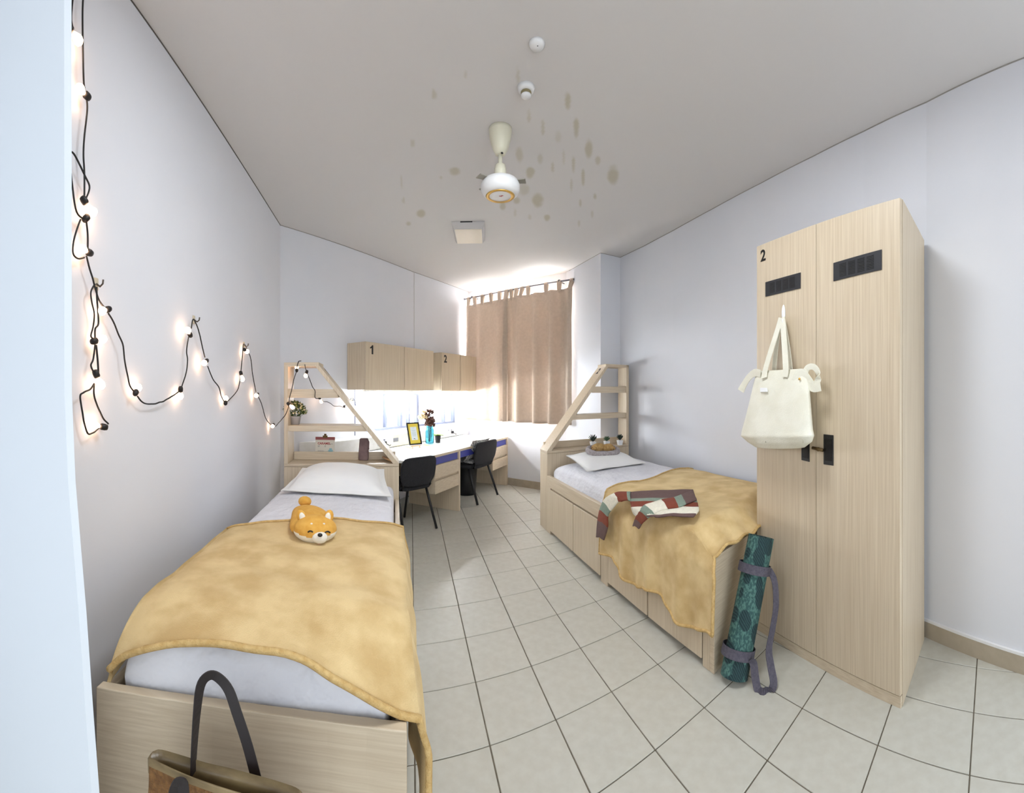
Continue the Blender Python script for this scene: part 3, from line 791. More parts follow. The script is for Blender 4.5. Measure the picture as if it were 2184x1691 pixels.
MB().ball(wpt(1705, 808, .112), .006, 10).build('button', GOLD, bg_, smooth=True)

# ------------------------------------------------------------------ yoga mat
def leafmat():
    m = mat('leaf_print_mat', srgb(56, 104, 96), 0.85); b = m.node_tree.nodes['Principled BSDF']
    tc = nd(m, 'ShaderNodeTexCoord'); mp = nd(m, 'ShaderNodeMapping'); mp.inputs['Rotation'].default_value = (0.3, .5, .4); mp.inputs['Scale'].default_value = (1.3, 1.3, .75); lk(m, tc.outputs['Object'], mp.inputs['Vector'])
    vo = nd(m, 'ShaderNodeTexVoronoi'); vo.inputs['Scale'].default_value = 13; lk(m, mp.outputs['Vector'], vo.inputs['Vector'])
    wv = nd(m, 'ShaderNodeTexWave'); wv.inputs['Scale'].default_value = 30; wv.inputs['Distortion'].default_value = 5; wv.inputs['Detail'].default_value = 2; lk(m, vo.outputs['Position'], wv.inputs['Vector']) if False else lk(m, mp.outputs['Vector'], wv.inputs['Vector'])
    r1 = nd(m, 'ShaderNodeValToRGB'); r1.color_ramp.interpolation = 'LINEAR'; r1.color_ramp.elements[0].position = .44; r1.color_ramp.elements[1].position = .48
    r1.color_ramp.elements[0].color = (0, 0, 0, 1); r1.color_ramp.elements[1].color = (1, 1, 1, 1)
    sc = nd(m, 'ShaderNodeMath', operation='MULTIPLY'); sc.inputs[1].default_value = .95
    lk(m, vo.outputs['Distance'], sc.inputs[0]); lk(m, sc.outputs[0], r1.inputs['Fac'])
    r2 = nd(m, 'ShaderNodeValToRGB'); r2.color_ramp.elements[0].position = .80; r2.color_ramp.elements[1].position = .92
    r2.color_ramp.elements[0].color = srgb(27, 50, 54); r2.color_ramp.elements[1].color = srgb(50, 82, 80)
    lk(m, wv.outputs['Fac'], r2.inputs['Fac'])
    n = nd(m, 'ShaderNodeTexNoise'); n.inputs['Scale'].default_value = 90; lk(m, mp.outputs['Vector'], n.inputs['Vector'])
    r3 = nd(m, 'ShaderNodeValToRGB'); r3.color_ramp.elements[0].position = .45; r3.color_ramp.elements[1].position = .6
    r3.color_ramp.elements[0].color = srgb(48, 82, 80); r3.color_ramp.elements[1].color = srgb(82, 120, 112); lk(m, n.outputs['Fac'], r3.inputs['Fac'])
    mx = nd(m, 'ShaderNodeMix', data_type='RGBA'); lk(m, r1.outputs['Color'], mx.inputs[0]); lk(m, r2.outputs['Color'], mx.inputs[6]); lk(m, r3.outputs['Color'], mx.inputs[7])
    lk(m, mx.outputs[2], b.inputs['Base Color'])
    return m
YM = leafmat(); YS = mottled('grey_strap', srgb(78, 74, 86), srgb(92, 88, 98), (1, 1, 1), 90, 0.9, 0.4, 200); YE = mat('mat_edge', srgb(86, 140, 124), 0.8)
yb, yt = Vector((1.318, 1.380, .022)), Vector((1.515, 1.395, .60)); yr = .073
ya = (yt - yb).normalized(); yx = ya.orthogonal().normalized(); yx = (Vector((1, -1, 0)) - ya * Vector((1, -1, 0)).dot(ya)).normalized(); yy = ya.cross(yx)
ym = thing('yoga_mat', 'rolled green leaf-print yoga mat leaning between the bed and the wardrobe', 'yoga mat', yb)
def ypt(ang, h, r=yr): return lerp(yb, yt, h) + yx * (r * math.cos(ang)) + yy * (r * math.sin(ang))
def spir(k, N, turns=4.0):
    a = k / N * 2 * PI * turns; return a, .012 + (yr - .012) * k / N
outer, inner = [], []
N = 110
m = MB(); rings = []
for k in range(N + 1):
    a, r = spir(k, N); a += 2.4
    rings.append([ypt(a, 0, r), ypt(a, 0, r - .006), ypt(a, 1, r - .006), ypt(a, 1, r)])
m.loft(rings); m.build('roll', YM, ym, smooth=False)
ea = 2.4 + 2 * PI * 4
MB().tube([ypt(ea, 0.0, yr), ypt(ea, .5, yr), ypt(ea, 1.0, yr)], .0045, 6).build('edge_trim', YE, ym)
for h in (.17, .76):
    MB().ribbon([ypt(2 * PI * k / 32, h, yr + .003) for k in range(33)], ya, .042, .0016).build('strap_band', YS, ym)
px_path = [(1640, 1214, 2.02), (1652, 1240, 1.99), (1655, 1290, 1.95), (1648, 1340, 1.92), (1640, 1385, 1.90), (1644, 1420, 1.885), (1650, 1455, 1.86), (1645, 1478, 1.84), (1632, 1486, 1.83), (1617, 1474, 1.84), (1611, 1445, 1.86), (1607, 1415, 1.87), (1600, 1408, 1.865)]
pp = [atd(*p) for p in px_path]
for p in pp: p.z = max(p.z, .006)
path = [poly(pp, k / 60) for k in range(61)]
MB().ribbon(path, [Vector((math.sin(az(1640) + .6 + k / 60 * 1.0), math.cos(az(1640) + .6 + k / 60), .25)) for k in range(61)], .034, .0014).build('carry_strap', YS, ym)

# ------------------------------------------------------------------ woven bag in front of the near bed
WOVEN = mottled('brown_woven_bag', srgb(104, 70, 36), srgb(132, 94, 52), (1, 1, 1), 90, 0.9, 0.8, 160)
SATIN = mottled('bronze_lining', srgb(96, 78, 52), srgb(150, 130, 92), (1, 1, 2), 9, 0.35)
LEATH = mat('dark_leather', srgb(34, 27, 28), 0.5)
bk = thing('woven_shopper', 'brown woven shopper with dark handle in front of the nearest bed', 'bag', (-.36, .72, 0))
front = [onz(x, y, .55) for x, y in ((318, 1618), (345, 1632), (400, 1657), (470, 1682), (540, 1702), (600, 1712), (636, 1712))]
back = [onz(x, y, .555) for x, y in ((640, 1688), (600, 1672), (555, 1659), (500, 1644), (440, 1630), (380, 1612), (335, 1601))]
loop = front + back
lp = [poly([tuple(p) for p in loop + [loop[0]]], k / 56) for k in range(56)]
cen = sum(lp, Vector()) / len(lp)
rings = []
for z in (.0, .02, .12, .25, .38, .50, .55):
    sh_ = lerp(.88, 1.0, sst(z / .3)) ; 
    rings.append([Vector((cen.x + (p.x - cen.x) * sh_, cen.y - .015 * (1 - z / .55) + (p.y - cen.y) * sh_ * (1.25 if z < .5 else 1.0) , z + (p.z - .55) * (z > .5))) for p in lp])
m = MB().loft(rings, cap=False); m.add(rings[0], [tuple(range(56))]); m.build('body', WOVEN, bk, smooth=True)
inn = [[cen + (p - cen) * f + Vector((0, 0, dz)) for p in lp] for f, dz in ((1.015, -.03), (1.02, 0), (.985, .004), (.95, -.03), (.93, -.12), (.90, -.30))]
m = MB().loft(inn, cap=False); m.add(inn[-1], [tuple(range(56))]); m.build('lining', SATIN, bk, smooth=True)
hp = [atd(412, 1650, .845), atd(414, 1600, .85), atd(420, 1520, .855), atd(428, 1462, .86), atd(445, 1441, .865), atd(464, 1444, .865), atd(487, 1470, .86), atd(505, 1520, .855), atd(528, 1590, .85), atd(548, 1665, .845)]
hpth = [poly([tuple(p) for p in hp], k / 40) for k in range(41)]
def twist(path, k0, k1, a):
    R_, D_, out = Vector((math.cos(a), -math.sin(a), 0)), Vector((math.sin(a), math.cos(a), 0)), []
    for i in range(len(path)):
        t = path[min(i + 1, len(path) - 1)] - path[max(i - 1, 0)]; k = lerp(k0, k1, sst(i / len(path) * 1.6))
        out.append((R_ * t.z - Vector((0, 0, 1)) * t.dot(R_)).normalized() * k + D_ * (1 - k))
    return out
MB().ribbon(hpth, twist(hpth, .28, .9, -.43), .021, .0016).build('handle', LEATH, bk)
hp = [atd(370, 1700, .80), atd(372, 1688, .795), atd(380, 1670, .79), atd(390, 1672, .79), atd(392, 1700, .79)]
hpth = [poly([tuple(p) for p in hp], k / 20) for k in range(21)]
MB().ribbon(hpth, twist(hpth, .9, .9, -.56), .021, .0016).build('handle', LEATH, bk)

# ------------------------------------------------------------------ desks
D0 = Vector((.539, 4.639)); DT = Vector((.566, .824)).normalized(); DN = Vector((-DT.y, DT.x))
DZ = .682
def dp(s, off=0.0, z=0.0):
    p = D0 + DT * s + DN * off
    return Vector((p.x, p.y, z))
def dbox(m, s0, s1, o0, o1, z0, z1):
    return m.prism([tuple(dp(s0, o0)[:2]), tuple(dp(s1, o0)[:2]), tuple(dp(s1, o1)[:2]), tuple(dp(s0, o1)[:2])], z0, z1)
def make_desk(s0, s1, ped0, ped1, label, left_end, deep):
    r = thing('desk', label, 'desk', dp((s0 + s1) / 2, .35), 'two joined desks along the window wall')
    dbox(MB(), s0, s1, 0, deep, DZ - .026, DZ).build('desk_top', DESKTOP, r, bevel=.002)
    dbox(MB(), s0, s1, -.003, 0.0, DZ - .026, DZ - .001).build('edge_band', WOODX, r)
    dbox(MB(), s0 + (.035 if left_end else 0), s1 - .036, .018, .034, DZ - .105, DZ - .027).build('apron', BLUE, r)
    dbox(MB(), s1 - .034, s1, .001, deep - .03, 0, DZ - .027).build('side_panel', WOODZ, r, bevel=.002)
    if left_end: dbox(MB(), s0, s0 + .034, .36, deep - .03, 0, DZ - .027).build('side_panel', WOODZ, r, bevel=.002)
    dbox(MB(), s0 + .035, s1 - .035, deep - .06, deep - .045, .30, DZ - .027).build('modesty_panel', WOODX, r)
    dbox(MB(), ped0, ped1, .022, .46, .285, DZ - .107).build('pedestal', WOODZ, r, bevel=.002)
    for z0, z1 in ((.441, DZ - .108), (.288, .417)):
        d = dbox(MB(), ped0 - .002, ped1 + .001, .002, .020, z0, z1).build('drawer', WOODX, r, bevel=.002)
make_desk(-1.0, 0.0, -.53, -.037, 'first desk with blue apron, nearer the bed under the string lights', True, .70)
make_desk(0.0, 1.435, .90, 1.398, 'second desk with blue apron, running up to the curtained window', False, .70)

# white trunking ledge behind the desks, with its sockets
TRZ = .828
LEDGE = mottled('white_trunking', srgb(232, 232, 228), srgb(238, 238, 236), (1, 1, 1), 20, .4)
lg = thing('cable_trunking', 'white boxed cable trunking along the wall behind the desks', 'trunking', dp(0, .74, DZ))
q0, q1, q2 = dp(-1.25, .712), dp(.02, .712), dp(1.36, .712)
def towall(p): return None
wl = [WC + T1 * .22 + N1 * .004, SEAM + N1 * .004, SEAM + T2 * 1.20 + N2 * .004]
MB().prism([tuple(q0[:2]), tuple(q1[:2]), tuple(q2[:2]), tuple(wl[2]), tuple(wl[1]), tuple(wl[0])], DZ + .001, TRZ).build('casing', LEDGE, lg, bevel=.006)
def sock(s, label, wd=.15):
    p = dp(s, .708, .762); so = thing('power_socket', label, 'socket', p, 'power sockets on the trunking behind the desks')
    dbox(MB(), s - wd / 2, s + wd / 2, .7025, .7115, .722, .800).build('plate', WHITE, so, bevel=.004)
    for k in (-.5, .5):
        dbox(MB(), s + k * wd * .5 - .012, s + k * wd * .5 + .012, .7005, .704, .775, .788).build('rocker', ALU, so)
    return so
sock(-.50, 'white double socket left of the framed certificate')
sock(1.02, 'white double socket near the curtain end of the desks', .18)
for s, lab in ((-.47, 'black plug in the double socket left of the framed certificate'), (1.06, 'grey plug in the socket near the curtain end of the desk')):
    pc = dp(s, .68, .748); pg = thing('power_plug', lab, 'plug', pc)
    MB().box(dp(s, .685, .750), (.03, .03, .036), Matrix.Rotation(math.atan2(DT.y, DT.x), 3, 'Z')).build('plug_body', BLACK if s < 0 else VENT, pg, bevel=.005)
    MB().tube([dp(s, .668, .742), dp(s + .02, .655, .73), dp(s + .05, .66, .715), dp(s + .07, .66, .725)], .0045, 6).build('lead', BLACK if s < 0 else VENT, pg, smooth=True)
s = -.24
MB_ = dbox(MB(), s - .045, s + .045, .704, .7115, .74, .785).build('blank_plate', ALU, lg, bevel=.002)

# ------------------------------------------------------------------ chairs
def make_chair(label):
    r = thing('stacking_chair', label, 'chair', (0, 0, 0), 'black chairs at the desks')
    hw = .20
    for sx in (-1, 1):
        MB().tube([(sx * hw, -.255, 0.004), (sx * hw * .92, -.17, .26), (sx * hw * .88, -.12, .405)], .0125, 10).build('leg', BLACK, r, smooth=True)
        MB().tube([(sx * hw, .235, 0.004), (sx * hw * .92, .17, .26), (sx * hw * .88, .13, .405)], .0125, 10).build('leg', BLACK, r, smooth=True)
        MB().tube([(sx * hw * .84, .17, .408), (sx * hw * .84, -.17, .408), (sx * hw * .84, -.195, .425), (sx * hw * .84, -.215, .50), (sx * hw * .84, -.235, .62)], .010, 8).build('back_support', BLACK, r, smooth=True)
    def se(u, v):
        x = (2 * u - 1); y = (2 * v - 1)
        k = (1 - .28 * abs(y) ** 6 * abs(x) ** 6)
        return Vector((x * .205 * k, y * .215 * k, .432 - .012 * (1 - x * x) * (1 - y * y) + .006 * y - .03 * max(0, y - .7)))
    MB().grid(se, 18, 18).build('seat', FABRIC_BLACK, r, smooth=True, solid=.042, off=-.2)
    def ba(u, v):
        x = 2 * u - 1; y = 2 * v - 1
        r_ = 1 - .16 * abs(y) ** 5 * abs(x) ** 3
        wt = .21 * (1 - .10 * max(0, -y) ** 2)
        return Vector((x * wt * r_, -.245 - .035 * (v - .3) + .035 * x * x, .575 + y * .135 * (1 - .10 * abs(x) ** 4)))
    MB().grid(ba, 20, 16).build('backrest', FABRIC_BLACK, r, smooth=True, solid=.022, off=0)
    return r
c1 = make_chair('black fabric chair with its seat under the desk beside the near bed')
c1.location = (-.078, 4.10, 0); c1.rotation_euler = (0, 0, math.radians(40))
c2 = copy_tree(c1, (.719, 5.194, 0), math.radians(53.6))
tag(c2, 'black fabric chair holding a patterned grey cushion at the second desk', 'chair', 'black chairs at the desks')
c2.scale = (1.38, 1, 1.02)
def zig():
    m = mat('zigzag_cushion', srgb(120, 118, 118), .9); b = m.node_tree.nodes['Principled BSDF']
    tc = nd(m, 'ShaderNodeTexCoord'); wv = nd(m, 'ShaderNodeTexWave'); wv.bands_direction = 'DIAGONAL'
    wv.inputs['Scale'].default_value = 16; wv.inputs['Distortion'].default_value = 6; wv.inputs['Detail'].default_value = 1; wv.inputs['Detail Scale'].default_value = 3
    lk(m, tc.outputs['Object'], wv.inputs['Vector'])
    r = nd(m, 'ShaderNodeValToRGB'); r.color_ramp.elements[0].position = .45; r.color_ramp.elements[1].position = .55
    r.color_ramp.elements[0].color = srgb(120, 118, 120); r.color_ramp.elements[1].color = srgb(236, 234, 230)
    lk(m, wv.outputs['Fac'], r.inputs['Fac']); lk(m, r.outputs['Color'], b.inputs['Base Color'])
    return m
ZIG = zig()
MC = Matrix.Translation((.719, 5.194, 0)) @ Matrix.Rotation(math.radians(53.6), 4, 'Z')
def cw(x, y, z): return MC @ Vector((x, y, z))
upv = (cw(0, 1, .25) - cw(0, 0, 0))
o = pillow([cw(-.27, -.07, .500), cw(.17, -.07, .500), cw(-.30, -.205, .745), cw(.15, -.205, .735)], .06, 'grey zigzag cushion leaning on the backrest of the second desk chair', .03, upv, 9, ZIG, 'cushion', 'cushion', .5)
o = pillow([cw(-.24, -.16, .468), cw(.2, -.16, .468), cw(-.24, .24, .476), cw(.2, .24, .476)], .05, 'grey zigzag seat pad lying on the second desk chair', .03, (0, 0, 1), 12, ZIG, 'seat_pad', 'cushion', .5)

bn = thing('waste_bin', 'round black waste bin under the second desk', 'bin', (.70, 5.40, 0))
MB().lathe([(.105, .002), (.125, .004), (.135, .20), (.148, .37), (.152, .375), (.152, .39), (.142, .39), (.138, .36), (.12, .03), (.02, .025)], (.70, 5.40, 0), 28).build('body', BLACK, bn, smooth=True)
MB().tube([(.70 + .152 * math.cos(a), 5.40 + .152 * math.sin(a), .385) for a in [2 * PI * k / 28 for k in range(29)]], .006, 6, cap=False).build('rim', BLACK, bn, smooth=True)

# ------------------------------------------------------------------ wall cabinets and their lamps
def make_cab(A, T, N, L, seam, z0, z1, dep, num, label):
    r = thing('wall_cabinet', label, 'cabinet', (*(A + T * L / 2 + N * dep / 2), z0), 'numbered oak wall cabinets')
    g = N * .004
    MB().prism([tuple(A + g), tuple(A + T * L + g), tuple(A + T * L + N * (dep - .021)), tuple(A + N * (dep - .021))], z0, z1).build('carcass', WOODZ, r, bevel=.002)
    for a, b in ((.001, seam - .0055), (seam + .0055, L - .001)):
        p, q = A + T * a + N * (dep - .019), A + T * b + N * (dep - .019)
        MB().prism([tuple(p), tuple(q), tuple(q + N * .019), tuple(p + N * .019)], z0 - .004, z1).build('door', WOODZ, r, bevel=.002)
    p = A + T * .05 + N * (dep + .001)
    digit(num, .135, (p.x, p.y, z1 - .125), (T.x, T.y, 0), (0, 0, 1), INK, r)
    return r
CA = WC + T1 * ((Vector((-.685, 4.432)) - WC).dot(T1))
make_cab(CA, T1, N1, 1.275, .66, 1.334, 1.826, .268, '1', 'longer oak wall cabinet numbered 1 above the first desk')
CB = SEAM + T2 * .245
make_cab(CB, T2, N2, .86, .44, 1.334, 1.826, .262, '2', 'shorter oak wall cabinet numbered 2, ending against the curtain')
def lamp(A, T, N, L, label):
    c = A + T * L / 2 + N * .13
    r = thing('cabinet_lamp', label, 'lamp', (c.x, c.y, 1.31), 'tube lamps under the wall cabinets')
    p, q = A + T * .12 + N * .13, A + T * (L - .12) + N * .13
    MB().prism([tuple(p - N * .02), tuple(q - N * .02), tuple(q + N * .02), tuple(p + N * .02)], 1.316, 1.3335).build('housing', WHITE, r, bevel=.003)
    MB().tube([(*(p + T * .015), 1.305), (*(q - T * .015), 1.305)], .010, 10).build('tube', TUBE, r, smooth=True)
lamp(CA, T1, N1, 1.275, 'lit white tube lamp under wall cabinet number 1, above the first desk')
lamp(CB, T2, N2, .86, 'lit white tube lamp under wall cabinet number 2, nearer the curtain')

# ------------------------------------------------------------------ curtains
RA = CORNER + NW * .13; 
def rp(k, off=0.0, z=2.72):
    p = RA + TW * k + NW * off
    return Vector((p.x, p.y, z))
RZ = 2.715
k0 = 0.03; k1 = LWW - .04
rod = thing('curtain_rod', 'thin dark curtain rod across the top of the window', 'curtain rod', rp(k0, 0, RZ))
MB().tube([rp(k0, 0, RZ), rp(k1, 0, RZ)], .010, 10).build('rod', CHROME, rod, smooth=True)
MB().ball(rp(k0, 0, RZ), .018, 12).build('finial', CHROME, rod, smooth=True)
for k in (k0 + .16, k1 - .22):
    MB().tube([rp(k, 0, RZ), rp(k, -.125, RZ)], .008, 8).build('bracket', CHROME, rod)
    MB().ball(rp(k, 0.004, RZ + .008), .018, 10).build('ring', CHROME, rod, smooth=True)
def make_curtain(ka, kb, amp, folds, ph, label, off0, tabs, zb):
    r = thing('curtain', label, 'curtain', rp((ka + kb) / 2, 0, 1.8), 'pair of taupe tab-top curtains')
    def fn(u, v):
        k = lerp(ka, kb, u); z = lerp(RZ - .11, zb, v)
        A_ = amp * (.55 + .45 * sst(v * 3))
        o_ = off0 + A_ * math.sin(2 * PI * folds * u + ph + .6 * math.sin(u * 7 + ph)) + .15 * A_ * math.sin(2 * PI * folds * 2.1 * u + 1 + v * .6)
        o_ += .012 * nz(u * 5, v * 3, ph)
        return rp(k + .012 * nz(u * 4, v * 2, 8) * v, o_, z + .012 * math.sin(u * 30) * (1 - v) * 0 + (.008 * nz(u * 8, 0, 3) if v > .98 else 0))
    MB().grid(fn, 150, 40).build('cloth', CURTAIN, r, smooth=True, solid=.003, off=0)
    for tt in tabs:
        top = fn(tt, 0)
        k = lerp(ka, kb, tt)
        w_ = .030
        pth = [top + Vector((0, 0, -.03)) + Vector((NW.x, NW.y, 0)) * .004, rp(k, .016, RZ - .01), rp(k, .012, RZ + .010), rp(k, 0, RZ + .015), rp(k, -.012, RZ + .010), rp(k, -.016, RZ - .01), top + Vector((0, 0, -.03)) - Vector((NW.x, NW.y, 0)) * .004]
        MB().ribbon(pth, (TW.x, TW.y, 0), .052, .0015).build('tab', CURTAIN, r)
kl = .08
make_curtain(kl, kl + .80, .020, 3, .3, 'left taupe curtain behind wall cabinet number 2', .004, (.05, .2, .40, .60, .80, .96), .905)
make_curtain(kl + .74, k1 + .0, .058, 4, 2.0, 'right taupe curtain with deep folds beside the pillar', .03, (.02, .10, .18, .27, .36, .62, .80, .97), .905)

# ------------------------------------------------------------------ things on the desk
# framed certificate on a small easel
fb = dp(-.60, .30, DZ)
fb = onz(884, 955, DZ)
ft = Vector((.82, .57, 0)).normalized(); fn_ = Vector((ft.y, -ft.x, 0))      # fn_: facing the camera
fup = (Vector((0, 0, 1)) - fn_ * .28).normalized()
fr_ = thing('picture_frame', 'black framed certificate with yellow mount, standing on a little wooden easel', 'picture frame', fb)
fo = fb + Vector((0, 0, .035)) + fn_ * .02
def fq(m, x0, x1, y0, y1, d0, d1):
    P = lambda x, y, d: fo + ft * x + fup * y + fn_.cross(ft).cross(ft) * 0 + (fup.cross(ft) * -1) * d
    return m.hexa([P(x0, y0, d0), P(x1, y0, d0), P(x1, y1, d0), P(x0, y1, d0), P(x0, y0, d1), P(x1, y0, d1), P(x1, y1, d1), P(x0, y1, d1)])
sg = 1 if (fup.cross(ft) * -1).dot(fn_) > 0 else -1
W_, H_ = .17, .255
for x0, x1, y0, y1 in ((-W_ / 2, W_ / 2, 0, .014), (-W_ / 2, W_ / 2, H_ - .014, H_), (-W_ / 2, -W_ / 2 + .014, .014, H_ - .014), (W_ / 2 - .014, W_ / 2, .014, H_ - .014)):
    fq(MB(), x0, x1, y0, y1, 0, .014 * sg).build('frame_side', INK, fr_, bevel=.002)
fq(MB(), -W_ / 2 + .01, W_ / 2 - .01, .01, H_ - .01, .001 * sg, .005 * sg).build('mount', mat('yellow_mount', srgb(238, 214, 84), .7), fr_)
fq(MB(), -.042, .042, .055, .205, .005 * sg, .007 * sg).build('paper', mat('paper_white', srgb(232, 240, 242), .7), fr_)
m = MB()
for k, (w2_, y) in enumerate(((.012, .19), (.026, .165), (.02, .155), (.03, .14), (.028, .13), (.03, .12), (.026, .11), (.022, .10))):
    fq(m, -w2_, w2_, y, y + .0025, .007 * sg, .0076 * sg)
m.build('print', mat('pale_print', srgb(170, 190, 196), .8), fr_)
m = MB(); fq(m, -.014, -.002, .066, .074, .007 * sg, .0076 * sg); fq(m, .002, .012, .064, .068, .007 * sg, .0076 * sg); m.build('seal', INK, fr_)
PINE = wood('pine', 'x', srgb(222, 186, 140), srgb(204, 164, 116))
es = thing('frame_easel', 'small pine easel under the framed certificate', 'easel', fb)
for sx in (-1, 1):
    MB().tube([fo + ft * (sx * .05) - fup * .003 + fn_ * .03 * 0 + Vector((0, 0, -.004)), fb + ft * (sx * .05) + fn_ * .035 + Vector((0, 0, .006))], .006, 6).build('foot', PINE, es)
    MB().tube([fb + ft * (sx * .05) + fn_ * .04 + Vector((0, 0, .007)), fb + ft * (sx * .05) - fn_ * .10 + Vector((0, 0, .007))], .006, 6).build('leg', PINE, es)
MB().tube([fo - ft * .075 - fup * .008 + fn_ * .006, fo + ft * .075 - fup * .008 + fn_ * .006], .007, 6).build('ledge', PINE, es)

# blue glass jar with dried flowers
vb_ = Vector((.218, 5.10, DZ))
va_ = thing('glass_jar', 'turquoise glass jar holding dried flowers on the desk', 'jar', vb_)
TURQ = mat('turquoise_glass', srgb(150, 222, 238), 0.04, Transmission_Weight=.92, IOR=1.15)
MB().lathe([(.040, .002), (.050, .008), (.052, .02), (.052, .165), (.047, .185), (.041, .195), (.041, .212), (.045, .216), (.045, .222), (.040, .222), (.038, .212), (.038, .196), (.044, .182), (.048, .162), (.048, .02), (.01, .012)], vb_, 28).build('glass', TURQ, va_, smooth=True)
fl_ = thing('dried_flowers', 'bunch of dried brown and cream flowers in the turquoise jar', 'flowers', vb_ + Vector((0, 0, .02)))
STEM = mat('dark_stem', srgb(52, 42, 36), .8)
PET = [mottled('petal_brown', srgb(72, 46, 38), srgb(98, 64, 52), (1, 1, 1), 80, .9), mottled('petal_cream', srgb(222, 206, 172), srgb(196, 176, 136), (1, 1, 1), 80, .9)]
random.seed(3)
FPX = [(917, 905), (917, 892), (921, 899), (912, 897), (918, 882), (915, 879), (902, 884), (906, 880), (899, 888), (921, 890), (911, 903), (923, 906), (909, 892), (914, 886), (905, 888), (917, 900)]
for k in range(16):
    px, py = FPX[k]
    top = atd(px + random.uniform(-3, 3), py + random.uniform(-4, 4), 5.08 + random.uniform(-.05, .05))
    base = vb_ + Vector((random.uniform(-.025, .025), random.uniform(-.025, .025), .025))
    neck = vb_ + Vector((random.uniform(-.02, .02), random.uniform(-.02, .02), .21))
    MB().tube([poly([tuple(base), tuple(neck), tuple(top)], t / 6) for t in range(7)], .0022, 5).build('stem', STEM, fl_)
    mt = PET[1] if px < 908 else PET[0]
    m = MB()
    for j in range(16):
        a = random.uniform(0, 2 * PI); t = random.uniform(-.8, 1)
        d = Vector((math.cos(a), math.sin(a), t)).normalized()
        p = top + d * .016; sd = d.orthogonal().normalized() * .017
        m.add([top, p - sd + d * .006, p + d * .024 + Vector((0, 0, .004)), p + sd + d * .006], [(0, 1, 2, 3)])
    m.build('blossom', mt, fl_, solid=.002)
pb = Vector((.325, 5.225, DZ))
pt_ = thing('potted_plant', 'small broad-leaved plant in a black pot beside the turquoise jar', 'plant', pb)
MB().lathe([(.026, .001), (.030, .003), (.037, .085), (.039, .09), (.034, .09), (.03, .075), (.005, .074)], pb, 20).build('pot', BLACK, pt_, smooth=True)
GREEN = mottled('leaf_green', srgb(104, 146, 52), srgb(150, 184, 84), (1, 1, 1), 30, .6)
def leaf(base, d, L, W, mt, parent, droop=.3, name='leaf', th=.0015, n=6):
    d = Vector(d).normalized(); sd = d.cross(Vector((0, 0, 1)))
    sd = sd.normalized() if sd.length > .01 else Vector((1, 0, 0))
    def fn(u, v):
        w_ = W * math.sin(PI * min(1, (v * .94 + .04))) ** .8
        return Vector(base) + d * (L * v) + sd * ((u - .5) * w_) + Vector((0, 0, -droop * L * v * v + .12 * W * abs(2 * u - 1)))
    return MB().grid(fn, 2, n).build(name, mt, parent, smooth=True, solid=th)
for k in range(7):
    a = 2 * PI * k / 7 + .4
    leaf(pb + Vector((0, 0, .08)), (math.cos(a), math.sin(a), .55 + .2 * (k % 2)), .085, .05, GREEN, pt_, .35)
pn = thing('pencil', 'yellow pencil lying in front of the turquoise jar', 'pencil', dp(-.42, .3, DZ))
p0 = onz(903, 948, DZ + .006); p1 = onz(919, 950, DZ + .006)
MB().tube([p0, lerp(p0, p1, .85)], .005, 6).build('shaft', mat('yellow_paint', srgb(236, 200, 90), .5), pn); MB().tube([lerp(p0, p1, .85), p1], [.005, .001], 6).build('tip', PINE, pn)

